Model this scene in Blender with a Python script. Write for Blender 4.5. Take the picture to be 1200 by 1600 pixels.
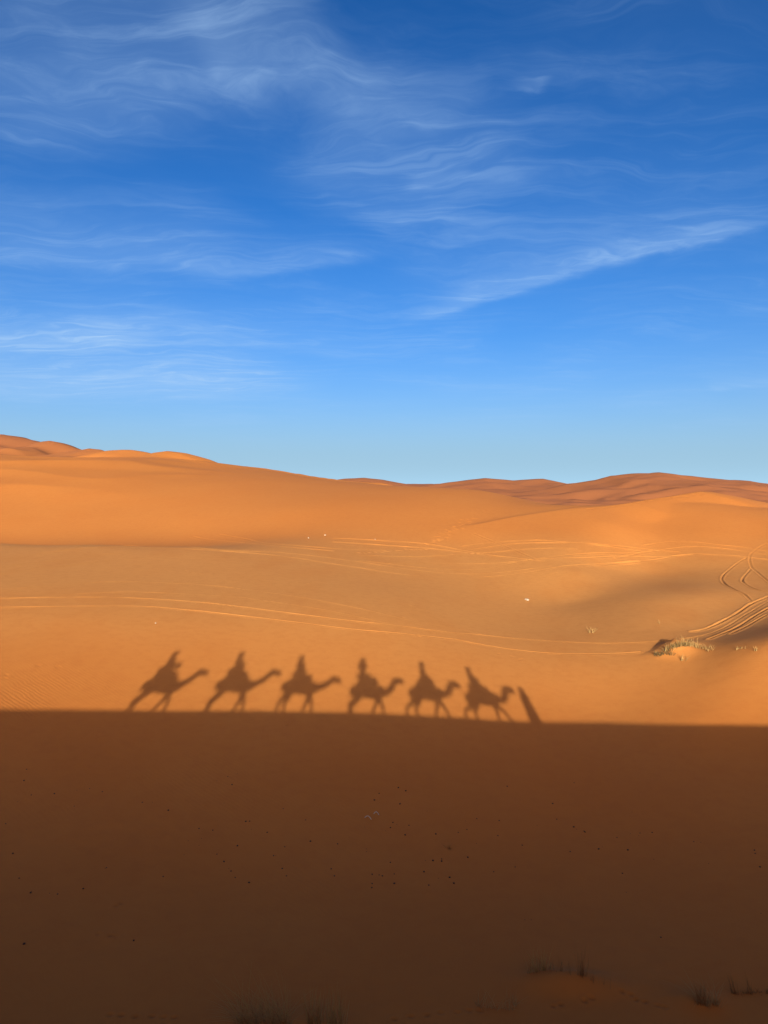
import bpy, bmesh, math, random
import numpy as np
from mathutils import Vector, Matrix

scene = bpy.context.scene
for _o in list(bpy.data.objects): bpy.data.objects.remove(_o)

# ---------------------------------------------------------------- camera, sky, sun, exposure
SKY_STRENGTH = 0.083
SUN_STRENGTH = 5.0
EXPOSURE = 0.6
cam_data = bpy.data.cameras.new('camera')
cam = bpy.data.objects.new('camera', cam_data)
scene.collection.objects.link(cam)
cam_data.sensor_fit = 'VERTICAL'
cam_data.sensor_height = 34.6
cam_data.lens = 34.6*1202.0/1600.0
cam_data.clip_start = 0.05
cam_data.clip_end = 20000
cam.location = (0, 0, 0)
cam.rotation_euler = (math.radians(90-2.14), 0, 0)
scene.camera = cam

_u, _v = (566-600)/1202.0, (1034-800)/1202.0
_p = math.radians(2.14)
LIGHT_DIR = Vector((_u, math.cos(_p)-_v*math.sin(_p), -math.sin(_p)-_v*math.cos(_p))).normalized()
sun_data = bpy.data.lights.new('sun', 'SUN')
sun_data.energy = SUN_STRENGTH
sun_data.angle = math.radians(0.42)
sun_data.color = (1.0, 0.99, 0.90)
sun = bpy.data.objects.new('sun', sun_data)
scene.collection.objects.link(sun)
sun.rotation_euler = LIGHT_DIR.to_track_quat('-Z', 'Y').to_euler()
sun.location = (0, -30, 30)

def make_world():
    w = bpy.data.worlds.new('World'); scene.world = w; w.use_nodes = True
    nt = w.node_tree; N = nt.nodes; L = nt.links
    for n in list(N): N.remove(n)
    out = N.new('ShaderNodeOutputWorld'); bg = N.new('ShaderNodeBackground')
    bg.inputs['Strength'].default_value = SKY_STRENGTH
    L.new(bg.outputs[0], out.inputs[0])
    sky = N.new('ShaderNodeTexSky'); sky.sky_type = 'NISHITA'; sky.sun_disc = False
    tosun = -LIGHT_DIR
    sky.sun_elevation = math.asin(tosun.z)
    sky.sun_rotation = math.atan2(tosun.x, tosun.y)
    sky.altitude = 1500; sky.air_density = 0.6; sky.dust_density = 10.0; sky.ozone_density = 1.5
    gm = N.new('ShaderNodeGamma'); gm.inputs['Gamma'].default_value = 1.25     # deep, clean desert blue
    L.new(sky.outputs[0], gm.inputs['Color'])
    st = N.new('ShaderNodeHueSaturation'); st.inputs['Saturation'].default_value = 1.38; L.new(gm.outputs[0], st.inputs['Color'])
    hs = N.new('ShaderNodeMix'); hs.data_type = 'RGBA'; hs.blend_type = 'MULTIPLY'; hs.inputs['Factor'].default_value = 1.0
    L.new(st.outputs[0], hs.inputs['A']); hs.inputs['B'].default_value = (0.95, 1.0, 1.14, 1)

    def math_(op, a, b=None, c=None, clamp=False):
        m = N.new('ShaderNodeMath'); m.operation = op; m.use_clamp = clamp
        for i, s in enumerate((a, b, c)):
            if s is None: continue
            if isinstance(s, (int, float)): m.inputs[i].default_value = s
            else: L.new(s, m.inputs[i])
        return m.outputs[0]
    # cirrus: a thin sheet overhead, looked at through direction / height
    tc = N.new('ShaderNodeTexCoord'); sep = N.new('ShaderNodeSeparateXYZ')
    L.new(tc.outputs['Generated'], sep.inputs[0])
    zc = math_('ADD', math_('MAXIMUM', sep.outputs[2], 0.0), 0.06)
    px = math_('DIVIDE', sep.outputs[0], zc); py = math_('DIVIDE', sep.outputs[1], zc)
    comb = N.new('ShaderNodeCombineXYZ'); L.new(px, comb.inputs[0]); L.new(py, comb.inputs[1])
    P = comb.outputs[0]
    def ntex(vec, scale, detail, rough, dist=0.0, rot=0.0, stretch=(1, 1, 1), loc=(0, 0, 0)):
        mp = N.new('ShaderNodeMapping'); mp.inputs['Rotation'].default_value = (0, 0, rot)
        mp.inputs['Scale'].default_value = stretch; mp.inputs['Location'].default_value = loc
        L.new(vec, mp.inputs[0])
        n = N.new('ShaderNodeTexNoise'); n.inputs['Scale'].default_value = scale
        n.inputs['Detail'].default_value = detail; n.inputs['Roughness'].default_value = rough
        n.inputs['Distortion'].default_value = dist
        L.new(mp.outputs[0], n.inputs['Vector']); return n.outputs
    # warp
    wv = ntex(P, 1.1, 4, 0.55)['Color']
    vm = N.new('ShaderNodeVectorMath'); vm.operation = 'MULTIPLY_ADD'
    vm.inputs[1].default_value = (0.8, 0.8, 0); L.new(wv, vm.inputs[0]); L.new(P, vm.inputs[2])
    PW = vm.outputs[0]
    def ramp(s, a, b):
        m = N.new('ShaderNodeMapRange'); m.interpolation_type = 'SMOOTHERSTEP'
        m.inputs['From Min'].default_value = a; m.inputs['From Max'].default_value = b
        L.new(s, m.inputs['Value']); return m.outputs[0]
    fib = ntex(PW, 2.6, 7, 0.62, 0.3, rot=1.05, stretch=(0.6, 1.35, 1))['Fac']
    fib2 = ntex(PW, 6.5, 6, 0.62, 0.4, rot=1.7, stretch=(0.30, 1.9, 1), loc=(3, 1, 0))['Fac']
    veil = ntex(P, 0.75, 5, 0.55, 0.6, rot=0.3, loc=(CLOUD_OX, CLOUD_OY, 0))['Fac']
    veilm = ramp(veil, 0.30, 0.72)
    f1 = ramp(fib, 0.40, 0.82); f2 = ramp(fib2, 0.38, 0.85)
    dens = math_('MULTIPLY', veilm, math_('MULTIPLY_ADD', f1, 0.46, math_('MULTIPLY_ADD', f2, 0.28, 0.10)))
    # long fallstreak bands
    def band(ax, ay, bx, by, width, amp, total):
        # segment A-B in the sheet; the gaussian across it is ruffled by the warp noise
        dx, dy = bx-ax, by-ay; ln = math.hypot(dx, dy); dx /= ln; dy /= ln
        sx = N.new('ShaderNodeSeparateXYZ'); L.new(PW2, sx.inputs[0])
        rx = math_('SUBTRACT', sx.outputs[0], ax); ry = math_('SUBTRACT', sx.outputs[1], ay)
        along = math_('MULTIPLY_ADD', rx, dx, math_('MULTIPLY', ry, dy))
        across = math_('MULTIPLY_ADD', rx, -dy, math_('MULTIPLY', ry, dx))
        t = math_('DIVIDE', along, ln)
        win = math_('MULTIPLY', ramp(t, -0.12, 0.25), math_('SUBTRACT', 1.0, ramp(t, 0.7, 1.15)))
        low = math_('GREATER_THAN', across, 0.0)            # crisp lower edge, feathered upper one
        wd = math_('MULTIPLY_ADD', low, -1.15*width, 1.7*width)
        g = math_('DIVIDE', across, wd); g = math_('MULTIPLY', g, g)
        g = math_('POWER', 2.718, math_('MULTIPLY', g, -1.0))
        body = math_('MULTIPLY', math_('MULTIPLY', g, win), math_('MULTIPLY_ADD', f1, 0.34, math_('MULTIPLY_ADD', f2, 0.42, 0.30)))
        return math_('MULTIPLY_ADD', body, amp, total)
    w2 = ntex(P, 1.6, 5, 0.6, 0.3, loc=(5, 2, 0))['Color']
    vs = N.new('ShaderNodeVectorMath'); vs.operation = 'SUBTRACT'; vs.inputs[1].default_value = (0.5, 0.5, 0.5); L.new(w2, vs.inputs[0])
    vm2 = N.new('ShaderNodeVectorMath'); vm2.operation = 'MULTIPLY_ADD'
    vm2.inputs[1].default_value = (0.3, 0.3, 0); L.new(vs.outputs[0], vm2.inputs[0]); L.new(P, vm2.inputs[2])
    PW2 = vm2.outputs[0]
    total = math_('MULTIPLY', dens, CLOUD_VEIL)
    for b in CLOUD_BANDS: total = band(*b, total)
    fac = math_('MULTIPLY', total, ramp(sep.outputs[2], 0.0, 0.12), clamp=True)
    mix = N.new('ShaderNodeMix'); mix.data_type = 'RGBA'
    hz = math_('MULTIPLY', math_('POWER', 2.718, math_('MULTIPLY', math_('MAXIMUM', sep.outputs[2], 0.0), -7.8)), 0.92)
    hmix = N.new('ShaderNodeMix'); hmix.data_type = 'RGBA'; L.new(hz, hmix.inputs['Factor'])
    L.new(hs.outputs['Result'], hmix.inputs['A']); hmix.inputs['B'].default_value = HAZE_COL
    L.new(fac, mix.inputs['Factor']); L.new(hmix.outputs['Result'], mix.inputs['A'])
    # ice cloud scatters forward: blue-white away from the sun, sunward glow raised and warmed to fill the shaded sand
    dt = N.new('ShaderNodeVectorMath'); dt.operation = 'DOT_PRODUCT'; dt.inputs[1].default_value = tuple(tosun)
    L.new(tc.outputs['Generated'], dt.inputs[0])
    phs = math_('POWER', math_('MULTIPLY_ADD', dt.outputs['Value'], 0.5, 0.5, clamp=True), 3.0)
    cm = N.new('ShaderNodeMix'); cm.data_type = 'RGBA'; L.new(phs, cm.inputs['Factor'])
    cm.inputs['A'].default_value = CLOUD_COL; cm.inputs['B'].default_value = CLOUD_SUN
    L.new(cm.outputs['Result'], mix.inputs['B'])
    L.new(mix.outputs['Result'], bg.inputs['Color'])

def sheet(u, v):
    """pixel of the photograph -> point of the cirrus sheet"""
    U, V = (u-600)/1202.0, (v-800)/1202.0
    d = Vector((U, math.cos(_p)-V*math.sin(_p), -math.sin(_p)-V*math.cos(_p))).normalized()
    return d.x/(d.z+0.06), d.y/(d.z+0.06)
CLOUD_OX, CLOUD_OY, CLOUD_VEIL = 0.0, 0.0, 0.42
CLOUD_COL = (3.2, 5.0, 7.5, 1)
CLOUD_SUN = (42.0, 25.0, 14.0, 1)
HAZE_COL = (3.5, 5.7, 7.4, 1)
CLOUD_BANDS = [sheet(*a)+sheet(*b)+(w, k) for a, b, w, k in [
    ((640, 502), (1240, 335), 0.085, 0.70),
    ((690, 470), (1210, 300), 0.22, 0.20),
    ((300, 435), (600, 395), 0.11, 0.45),
    ((-60, 395), (380, 415), 0.26, 0.50),
    ((-80, 540), (250, 530), 0.28, 0.85),
    ((100, 500), (600, 560), 0.28, 0.35),
    ((-80, 615), (460, 602), 0.85, 0.95),
    ((300, 662), (430, 658), 0.35, 0.35),
    ((-30, 230), (480, 20), 0.30, 0.45),
    ((300, 90), (560, 60), 0.28, 0.35),
    ((600, 90), (490, 300), 0.16, 0.30),
    ((560, 360), (860, 260), 0.22, 0.28),
    ((640, 302), (720, 280), 0.03, 0.35),
    ((820, 145), (835, 115), 0.04, 0.25),
    ((1100, 607), (1230, 600), 0.25, 0.40)]]
make_world()
vs_ = scene.view_settings
vs_.view_transform = 'Standard'; vs_.look = 'None'; vs_.gamma = 1; vs_.use_curve_mapping = False
vs_.exposure = EXPOSURE
scene.cycles.use_denoising = True
scene.cycles.max_bounces = 5
scene.cycles.diffuse_bounces = 3

# ---------------------------------------------------------------- terrain maths
F_PX = 1202.0                      # focal length of the photograph in its own pixels
PITCH = math.radians(2.14)         # the phone looks slightly down
SP, CP = math.sin(PITCH), math.cos(PITCH)

def ray(u, v):
    U, V = (u-600.0)/F_PX, (v-800.0)/F_PX
    return np.array([U, CP - V*SP, -SP - V*CP])

ANTI = ray(566, 1034); ANTI = ANTI/np.linalg.norm(ANTI)   # direction the sunlight travels
SUN_EL = math.asin(-ANTI[2])
AH = ANTI[:2]/np.linalg.norm(ANTI[:2])                     # its horizontal heading
AR = np.array([AH[1], -AH[0]])                             # to the right of it (the way the caravan walks)
TAN_E = math.tan(SUN_EL)

# ---- gradient noise
_rng = np.random.RandomState(7)
_perm = np.tile(_rng.permutation(256), 3)
_ga = _rng.rand(256)*2*math.pi
_gx, _gy = np.cos(_ga), np.sin(_ga)
def noise(x, y):
    xi = np.floor(x).astype(np.int64); yi = np.floor(y).astype(np.int64)
    xf = x-xi; yf = y-yi; xi &= 255; yi &= 255
    def g(ix, iy, fx, fy):
        k = _perm[_perm[ix & 255]+(iy & 255)]
        return _gx[k]*fx+_gy[k]*fy
    s = xf*xf*xf*(xf*(xf*6-15)+10); t = yf*yf*yf*(yf*(yf*6-15)+10)
    a = g(xi, yi, xf, yf); b = g(xi+1, yi, xf-1, yf)
    c = g(xi, yi+1, xf, yf-1); d = g(xi+1, yi+1, xf-1, yf-1)
    return (a+(b-a)*s)*(1-t)+(c+(d-c)*s)*t
def sstep(a, b, x):
    t = np.clip((x-a)/(b-a), 0, 1); return t*t*(3-2*t)
def smax(a, b, k):
    m = np.maximum(a, b); return m+k*np.log1p(np.exp(-np.abs(a-b)/k))
def smin(a, b, k): return -smax(-a, -b, k)

# ---- survey of the hollow in front of the ridge: column heading, then (forward metres, height)
SURVEY = {
 -420: [(17,-11.5),(30,-9.8),(45,-7),(60,-6),(80,-5.6),(100,-6),(130,0),(170,5),(240,8)],
 -150: [(17,-11.8),(24,-11.6),(30,-10.8),(36,-9.8),(42,-8.8),(50,-7.7),(60,-6.9),(75,-6.2),(84,-6.0),(94,-7.6),(107,-7.8),(120,-5.0),(140,-1.0),(162,3.4),(205,8.5),(250,10)],
 0: [(17,-12),(24,-12),(30,-11.4),(36,-10.45),(42,-9.35),(50,-8.15),(60,-7.35),(75,-6.6),(82,-6.4),(92,-8.0),(107,-8.3),(120,-5.9),(140,-1.9),(160,2.0),(180,5.0),(205,7.3),(235,9.0),(260,9)],
 150: [(17,-12.2),(24,-12.3),(30,-11.8),(36.5,-10.8),(43,-9.65),(50.5,-8.5),(60,-7.75),(75,-6.95),(83,-6.6),(93,-8.0),(107,-8.1),(120,-5.9),(140,-2.1),(160,1.5),(180,4.2),(205,6.0),(235,7.3),(265,6)],
 300: [(18,-12.3),(24,-12.6),(30,-12.15),(37,-11.1),(44,-9.9),(51,-8.9),(60,-8.2),(75,-7.35),(84,-6.95),(94,-8.0),(107,-7.8),(120,-5.6),(140,-2.2),(160,0.7),(180,2.8),(205,4.6),(238,7.3),(262,5.5)],
 450: [(18,-12.35),(24,-12.75),(30,-12.4),(38,-11.4),(44.5,-10.25),(51.5,-9.2),(61,-8.55),(78,-7.75),(90,-7.25),(100,-7.0),(120,-4.0),(150,-0.8),(190,1.9),(230,2.3),(260,0)],
 600: [(18,-12.4),(24,-12.9),(30,-12.6),(38.5,-11.65),(45,-10.6),(52,-9.65),(62,-9.05),(80,-8.3),(95,-7.3),(115,-4.4),(140,-1.7),(172,-0.5),(200,-1.2),(240,-4)],
 750: [(18,-12.4),(24,-13.0),(30,-12.9),(40,-12.0),(48,-10.95),(56,-10.5),(66,-10.2),(80,-9.3),(96,-7.6),(113,-4.8),(130,-2.7),(150,-1.4),(175,-2.4),(220,-5)],
 900: [(18,-12.45),(24,-13.2),(30,-13.2),(41,-12.4),(48,-11.3),(57,-10.85),(68,-10.6),(79,-9.1),(91,-7.7),(107,-5.2),(120,-3.5),(135,-4.3),(170,-6),(220,-7)],
 955: [(41,-12.4),(48,-11.25),(57,-10.55),(66,-10.15),(76,-9.9),(84,-9.5),(91,-8.4),(106,-5.4),(121,-3.7)],
 1020: [(18,-12.5),(25,-13.2),(32,-13.0),(40,-12.3),(47,-11.1),(52,-10.55),(58,-10.15),(64,-9.85),(70,-9.85),(78,-10.1),(86,-10.1),(93,-9.2),(101,-7.6),(111,-5.6),(125,-3.0),(140,-4.2),(180,-6.5),(230,-8)],
 1095: [(18,-12.5),(25,-13.1),(32,-12.9),(39,-12.1),(45,-11.0),(49,-10.4),(54,-10.45),(60,-10.15),(66,-9.8),(73,-9.85),(82,-9.95),(91,-9.1),(104,-6.6),(131,-2.9),(145,-4.2),(185,-7),(230,-8)],
 1150: [(18,-12.5),(25,-13),(32,-12.85),(38.5,-12.05),(43,-10.7),(46.5,-9.8),(50,-10.0),(55,-10.3),(62,-10.2),(70,-9.85),(80,-9.75),(91,-8.8),(104,-6.5),(127,-3.6),(142,-5),(188,-7)],
 1200: [(18,-12.5),(25,-13.0),(32,-12.8),(38,-12.0),(42,-10.4),(44.5,-9.35),(47,-9.45),(52,-9.8),(58,-9.95),(66,-10.05),(74,-9.9),(84,-9.4),(92,-8.6),(102,-6.9),(122,-4.1),(140,-5.2),(190,-7.5),(230,-8)],
 1380: [(18,-12.4),(26,-12.6),(34,-11.6),(40,-9.6),(44,-8.4),(50,-8.3),(57,-8.5),(64,-8.6),(72,-8.1),(80,-7.5),(90,-6.8),(110,-5),(130,-4.5),(160,-6),(220,-8)],
}
_pts = []
for _u, _col in SURVEY.items():
    for _Y, _z in _col: _pts.append(((_u-600.0)/F_PX*_Y, _Y, _z))
for _x in range(-160, 200, 40):
    for _y in (-150, -80, -30, 2): _pts.append((_x, _y, -12.6 if _y > -60 else -14))
_pts = np.array(_pts)
def _warp(x, y):                        # compress far distance so one smoothness scale serves near and far
    r = np.hypot(x, y); k = 60*np.log1p(r/60)/np.maximum(r, 1e-6)
    return x*k, y*k
_px, _py = _warp(_pts[:, 0], _pts[:, 1])
def _tps(r2): return np.where(r2 > 1e-12, r2*np.log(np.maximum(r2, 1e-12)), 0.0)
_n = len(_pts)
_K = _tps((_px[:, None]-_px)**2+(_py[:, None]-_py)**2) + np.eye(_n)*3.0
_P = np.stack([np.ones(_n), _px, _py], 1)
_A = np.zeros((_n+3, _n+3)); _A[:_n, :_n] = _K; _A[:_n, _n:] = _P; _A[_n:, :_n] = _P.T
_W = np.linalg.solve(_A, np.concatenate([_pts[:, 2], np.zeros(3)]))
def hollow(x, y):
    wx, wy = _warp(x, y)
    o = _W[_n]+_W[_n+1]*wx+_W[_n+2]*wy
    for i in range(_n): o = o+_W[i]*_tps((wx-_px[i])**2+(wy-_py[i])**2)
    return o

# ---- the ridge the caravan walks on: sharp crest, steep lee face, gentle windward side
CREST_Q = 0.25
_ca = [-200, -60, -17.0, -11.3, -5.3, 0, 4.4, 9.45, 14.4, 20.2, 50, 200]
_cz = [-1.5, -1.7, -2.14, -2.28, -2.45, -2.63, -2.90, -3.30, -3.34, -3.28, -3.1, -2.2]
_ta = np.linspace(-200, 200, 4001)
_tz = np.interp(_ta, _ca, _cz)
_kr = np.exp(-np.linspace(-2.2, 2.2, 61)**2); _kr /= _kr.sum()
_tz[40:-40] = np.convolve(_tz, _kr, 'same')[40:-40]
def crest_z(a): return np.interp(a, _ta, _tz)

def dist_poly(x, y, pts):
    """distance to a polyline and value interpolated along it (third column), side (+ beyond, seen from the camera)"""
    best = np.full(x.shape, 1e9); val = np.zeros_like(x); side = np.zeros_like(x)
    for (x0, y0, z0), (x1, y1, z1) in zip(pts[:-1], pts[1:]):
        dx, dy = x1-x0, y1-y0; l2 = dx*dx+dy*dy
        t = np.clip(((x-x0)*dx+(y-y0)*dy)/l2, 0, 1)
        ex, ey = x-(x0+t*dx), y-(y0+t*dy); d = np.hypot(ex, ey)
        m = d < best
        best = np.where(m, d, best); val = np.where(m, z0+t*(z1-z0), val)
        side = np.where(m, ex*(x0+x1)/2+ey*(y0+y1)/2, side)
    return best, val, side

def at(u, v, Y):
    d = ray(u, v); t = Y/d[1]
    return (d[0]*t, Y, d[2]*t)

# far dunes: crest seen at (u, v) at Y metres; front slope, back slope, rounding
FAR = [
 ([(-260,715),(-120,690),(-40,682),(5,678),(40,684),(75,693),(120,706),(165,718)], 430, 0.13, 0.45, 1.2),
 ([(48,697),(66,690),(82,688),(102,693),(120,699),(150,708),(190,722)], 400, 0.15, 0.5, 0.8),
 ([(118,705),(140,701),(158,703),(173,708),(200,716)], 370, 0.14, 0.5, 0.6),
 ([(60,722),(140,712),(176,708),(206,708),(243,712),(280,722)], 310, 0.12, 0.4, 0.8),
 ([(225,718),(246,711),(264,709),(292,713),(322,721),(352,731),(388,740),(420,748)], 265, 0.12, 0.4, 0.8),
 ([(360,745),(392,741),(432,741),(468,742),(500,748),(540,756)], 255, 0.11, 0.4, 0.8),
 ([(490,756),(515,750),(540,747),(570,746),(598,749),(625,754),(650,758)], 900, 0.10, 0.4, 1.2),
 ([(640,762),(672,757),(702,753),(757,747),(800,750),(848,748),(884,755),(930,765)], 760, 0.12, 0.3, 1.5),
 ([(850,764),(884,756),(930,750),(952,743),(985,740),(1030,738),(1072,743),(1130,749),(1168,751),(1205,757),(1300,768),(1420,775)], 640, 0.11, 0.3, 1.5),
 ([(800,775),(870,772),(920,764),(1000,762),(1060,766)], 560, 0.16, 0.4, 1.2),
 ([(1010,770),(1060,760),(1100,757),(1150,764),(1230,772)], 520, 0.16, 0.45, 1.0),
 ([(1120,762),(1170,757),(1200,759),(1270,768)], 580, 0.16, 0.45, 1.0),
]
FAR = [([at(u, v, Y) for u, v in c], sf, sb, k) for c, Y, sf, sb, k in FAR]

def far_dunes(x, y):
    r = np.hypot(x, y)
    wx = x+14*noise(x/70+3, y/70); wy = y+14*noise(x/70, y/70+9)
    rid = 1-np.abs(noise(wx/95, wy/60))*2.6
    rid2 = 1-np.abs(noise(wx/41+5, wy/30+2))*2.6
    # long star-dune relief: gentle towards the sun, steep in the lee
    base = -13.5+5.0*noise(x/260, y/260)+3.4*np.clip(rid, -0.5, 1)+1.8*np.clip(rid2, -0.5, 1)
    base = base+sstep(900, 2500, r)*(2+10*noise(x/500+2, y/300))
    h = base
    wob = 5.0*noise(x/45+7, y/45)+2.2*noise(x/19, y/19+4)
    for pts, sf, sb, k in FAR:
        d, z, s = dist_poly(x, y, pts)
        dd = np.where(s > 0, d*sb, np.maximum(d*sf-(2.0*rid2+1.7*rid)*sstep(3, 35, d)+0.08*wob*sstep(4, 40, d)+3.0*sstep(0, 30, d), 0))
        h = smax(h, z-np.sqrt(dd*dd+k*k*0.3)+0.55*k*1.0, 0.35)
    return h+0.22*noise(x/12, y/12)*sstep(150, 500, r)

def ground(x, y):
    x = np.asarray(x, float); y = np.asarray(y, float)
    r = np.hypot(x, y)
    h = np.full(x.shape, -13.0)
    near = r < 330
    if near.any(): h[near] = hollow(x[near], y[near])
    # peaked crest of the nearer dune on the right
    m = (r > 85) & (r < 200)
    if m.any():
        d, z, s = dist_poly(x[m], y[m], PEAK)
        kk = 0.05+0.55*(1-sstep(880, 1040, 600+F_PX*x[m]/np.maximum(y[m], 1)))
        h[m] = smax(h[m], z-np.where(s > 0, d*0.5, d*0.17+0.008*d*d)-kk*0.5, kk)
    far = r > 150
    if far.any():
        fd = far_dunes(x[far], y[far])
        w = sstep(215, 330, r[far])
        h[far] = smax(h[far]*(1-w)+(-16)*w, fd-8*(1-sstep(150, 250, r[far])), 0.6)
    # hummocks that the grass has gathered
    for (hx, hy, hh, sx, sy, rot) in HUMMOCKS:
        m = (np.abs(x-hx) < 8) & (np.abs(y-hy) < 8)
        if m.any():
            c, s = math.cos(rot), math.sin(rot)
            ex, ey = x[m]-hx, y[m]-hy
            a_, b_ = (c*ex+s*ey)/sx, (-s*ex+c*ey)/sy
            h[m] += hh*np.exp(-(a_*a_+b_*b_))
    if BARCHAN is not None:
        ox, oy = BARCHAN
        m = (np.abs(x-ox-1.2) < 7) & (np.abs(y-oy-1.2) < 7)
        if m.any():
            ex, ey = x[m]-ox, y[m]-oy
            s_ = ex*0.72+ey*0.69; w_ = -ex*0.69+ey*0.72+0.12*np.sin(s_*2.1)
            H = 0.62*np.exp(-((s_-1.6)/1.35)**2)
            f = np.where(w_ < 0, np.exp(-(w_/1.25)**2), np.clip(1-w_/1.35, 0, 1))
            h[m] += H*f+0.05*noise(ex/0.4, ey/0.4)*np.exp(-((s_-1.6)/1.2)**2-(w_/1.2)**2)
    a = x*AR[0]+y*AR[1]; q = x*AH[0]+y*AH[1]
    wob = 0.05*noise(a/3.0, a*0+0.5)
    q = q-CREST_Q-wob
    c = crest_z(a)
    ridge = smin(c-0.63*q, c+0.165*q, 0.02)
    nr = r < 330
    if nr.any(): h[nr] = smax(h[nr], ridge[nr], 0.35)
    m = (r > 120) & (r < 420)
    if m.any():
        xs, ys = x[m], y[m]; wx = xs+10*noise(xs/40, ys/40+6)
        k = sstep(125, 200, r[m])*(1-sstep(300, 420, r[m]))*(1-sstep(-75, -15, xs)*0.85)
        h[m] += k*(1.5*(0.4-np.abs(noise(wx/62+1, ys/48)))*2+0.55*(0.4-np.abs(noise(wx/27+4, ys/20+2)))*2)
    # gentle undulation of the sand sheet
    m = r < 300
    if m.any():
        xs, ys = x[m], y[m]
        h[m] += (0.05*noise(xs/14, ys/14)+0.014*noise(xs/4.2+3, ys/4.2)+0.007*noise(xs/1.3, ys/1.3+8)+0.003*noise(xs/0.45+2, ys/0.45))*sstep(6, 16, ys)
        h[m] += 0.016*noise(xs/0.55+7, ys/0.4)*sstep(0.0, 0.35, noise(xs/5+2, ys/4+9))*sstep(15, 17, ys)*(1-sstep(32, 36, ys))
    return h

PEAK = [at(745,822,106), at(800,812,110), at(860,802,113), at(930,793,117), at(985,784,121), at(1040,776,127), at(1092,767.5,132), at(1112,768.5,134), at(1150,776,136), at(1200,786,138)]
HUMMOCKS = []
BARCHAN = None

def hit(u, v, y0=14.0, y1=330.0):
    """where the line of sight through a pixel of the photograph meets the sand"""
    d = ray(u, v); n = 900
    for _ in range(2):
        Y = np.exp(np.linspace(math.log(y0), math.log(y1), n))
        g = ground(d[0]/d[1]*Y, Y); z = d[2]/d[1]*Y
        i = int(np.argmax(z < g)); i = max(i, 1)
        y0, y1, n = Y[i-1], Y[i], 60
    return np.array([d[0]/d[1]*Y[i], Y[i], g[i]])
_hm = hit(1034, 1026); BARCHAN = (_hm[0], _hm[1])
_hm = hit(890, 1532); HUMMOCKS.append((_hm[0], _hm[1]-0.2, 0.30, 1.2, 0.55, 0.0))
_hm = hit(1090, 1565); HUMMOCKS.append((_hm[0], _hm[1], 0.14, 0.7, 0.5, 0.0))
_hm = hit(430, 1610); HUMMOCKS.append((_hm[0], _hm[1], 0.2, 1.6, 0.8, 0.0))

# ---------------------------------------------------------------- ground sheet
def build_ground():
    az = np.concatenate([np.arange(-29, 14, 0.1), np.arange(14, 29, 0.065), np.arange(29, 331, 2.0)])
    az = np.radians(az)
    rr = [0.0]
    def upto(r1, step):
        while rr[-1] < r1: rr.append(rr[-1]+step)
    upto(1.6, 0.05); upto(14, 0.25); upto(16.6, 0.12); upto(20.6, 0.035); upto(23.5, 0.07); upto(38, 0.12); upto(48, 0.14); upto(74, 0.085); upto(112, 0.13)
    while rr[-1] < 420: rr.append(rr[-1]*1.0045)
    while rr[-1] < 6000: rr.append(rr[-1]*1.012)
    rr = np.array(rr[1:])
    R, A = np.meshgrid(rr, az, indexing='ij')
    x = (R*np.sin(A)).ravel(); y = (R*np.cos(A)).ravel()
    z = ground(x, y)
    z += marks(x, y)
    nr, nc = R.shape
    co = np.stack([x, y, z], 1)
    co = np.vstack([co, [[0, 0, float(ground(np.array([0.0]), np.array([0.0]))[0])]]])
    i = np.arange(nr-1)[:, None]*nc; j = np.arange(nc)[None, :]; j2 = (j+1) % nc
    quads = np.stack([i+j, i+nc+j, i+nc+j2, i+j2], -1).reshape(-1, 4)[:, ::-1]
    jj = np.arange(nc); tri = np.stack([np.full(nc, nr*nc), jj, (jj+1) % nc], 1)[:, ::-1]
    me = bpy.data.meshes.new('desert_ground')
    nq, nt_ = len(quads), len(tri)
    me.vertices.add(len(co)); me.vertices.foreach_set('co', co.astype(np.float32).ravel())
    me.loops.add(nq*4+nt_*3)
    me.loops.foreach_set('vertex_index', np.concatenate([quads.ravel(), tri.ravel()]).astype(np.int32))
    me.polygons.add(nq+nt_)
    me.polygons.foreach_set('loop_start', np.concatenate([np.arange(nq)*4, nq*4+np.arange(nt_)*3]).astype(np.int32))
    me.polygons.foreach_set('loop_total', np.concatenate([np.full(nq, 4), np.full(nt_, 3)]).astype(np.int32))
    me.update(calc_edges=True)
    pit_shade = np.zeros(len(co), np.float32)  # mask for the dark tone painted into the footprint pits as shade
    for fx, fy in PIT_SHADE:
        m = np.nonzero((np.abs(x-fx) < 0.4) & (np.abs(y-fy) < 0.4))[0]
        pit_shade[m] = np.maximum(pit_shade[m], np.exp(-(((x[m]-fx)/0.09)**2+((y[m]-fy)/0.075)**2)**1.2)*(0.6+0.8*noise(x[m]/0.16, y[m]/0.16)))
    at_ = me.attributes.new('pit_shade', 'FLOAT', 'POINT'); at_.data.foreach_set('value', pit_shade)
    me.polygons.foreach_set('use_smooth', np.ones(nq+nt_, bool))
    print('ground faces', nq, 'rows', nr, 'cols', nc)
    o = bpy.data.objects.new('desert_ground', me); scene.collection.objects.link(o)
    o['kind'] = 'structure'
    me.materials.append(sand_material())
    return o

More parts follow.
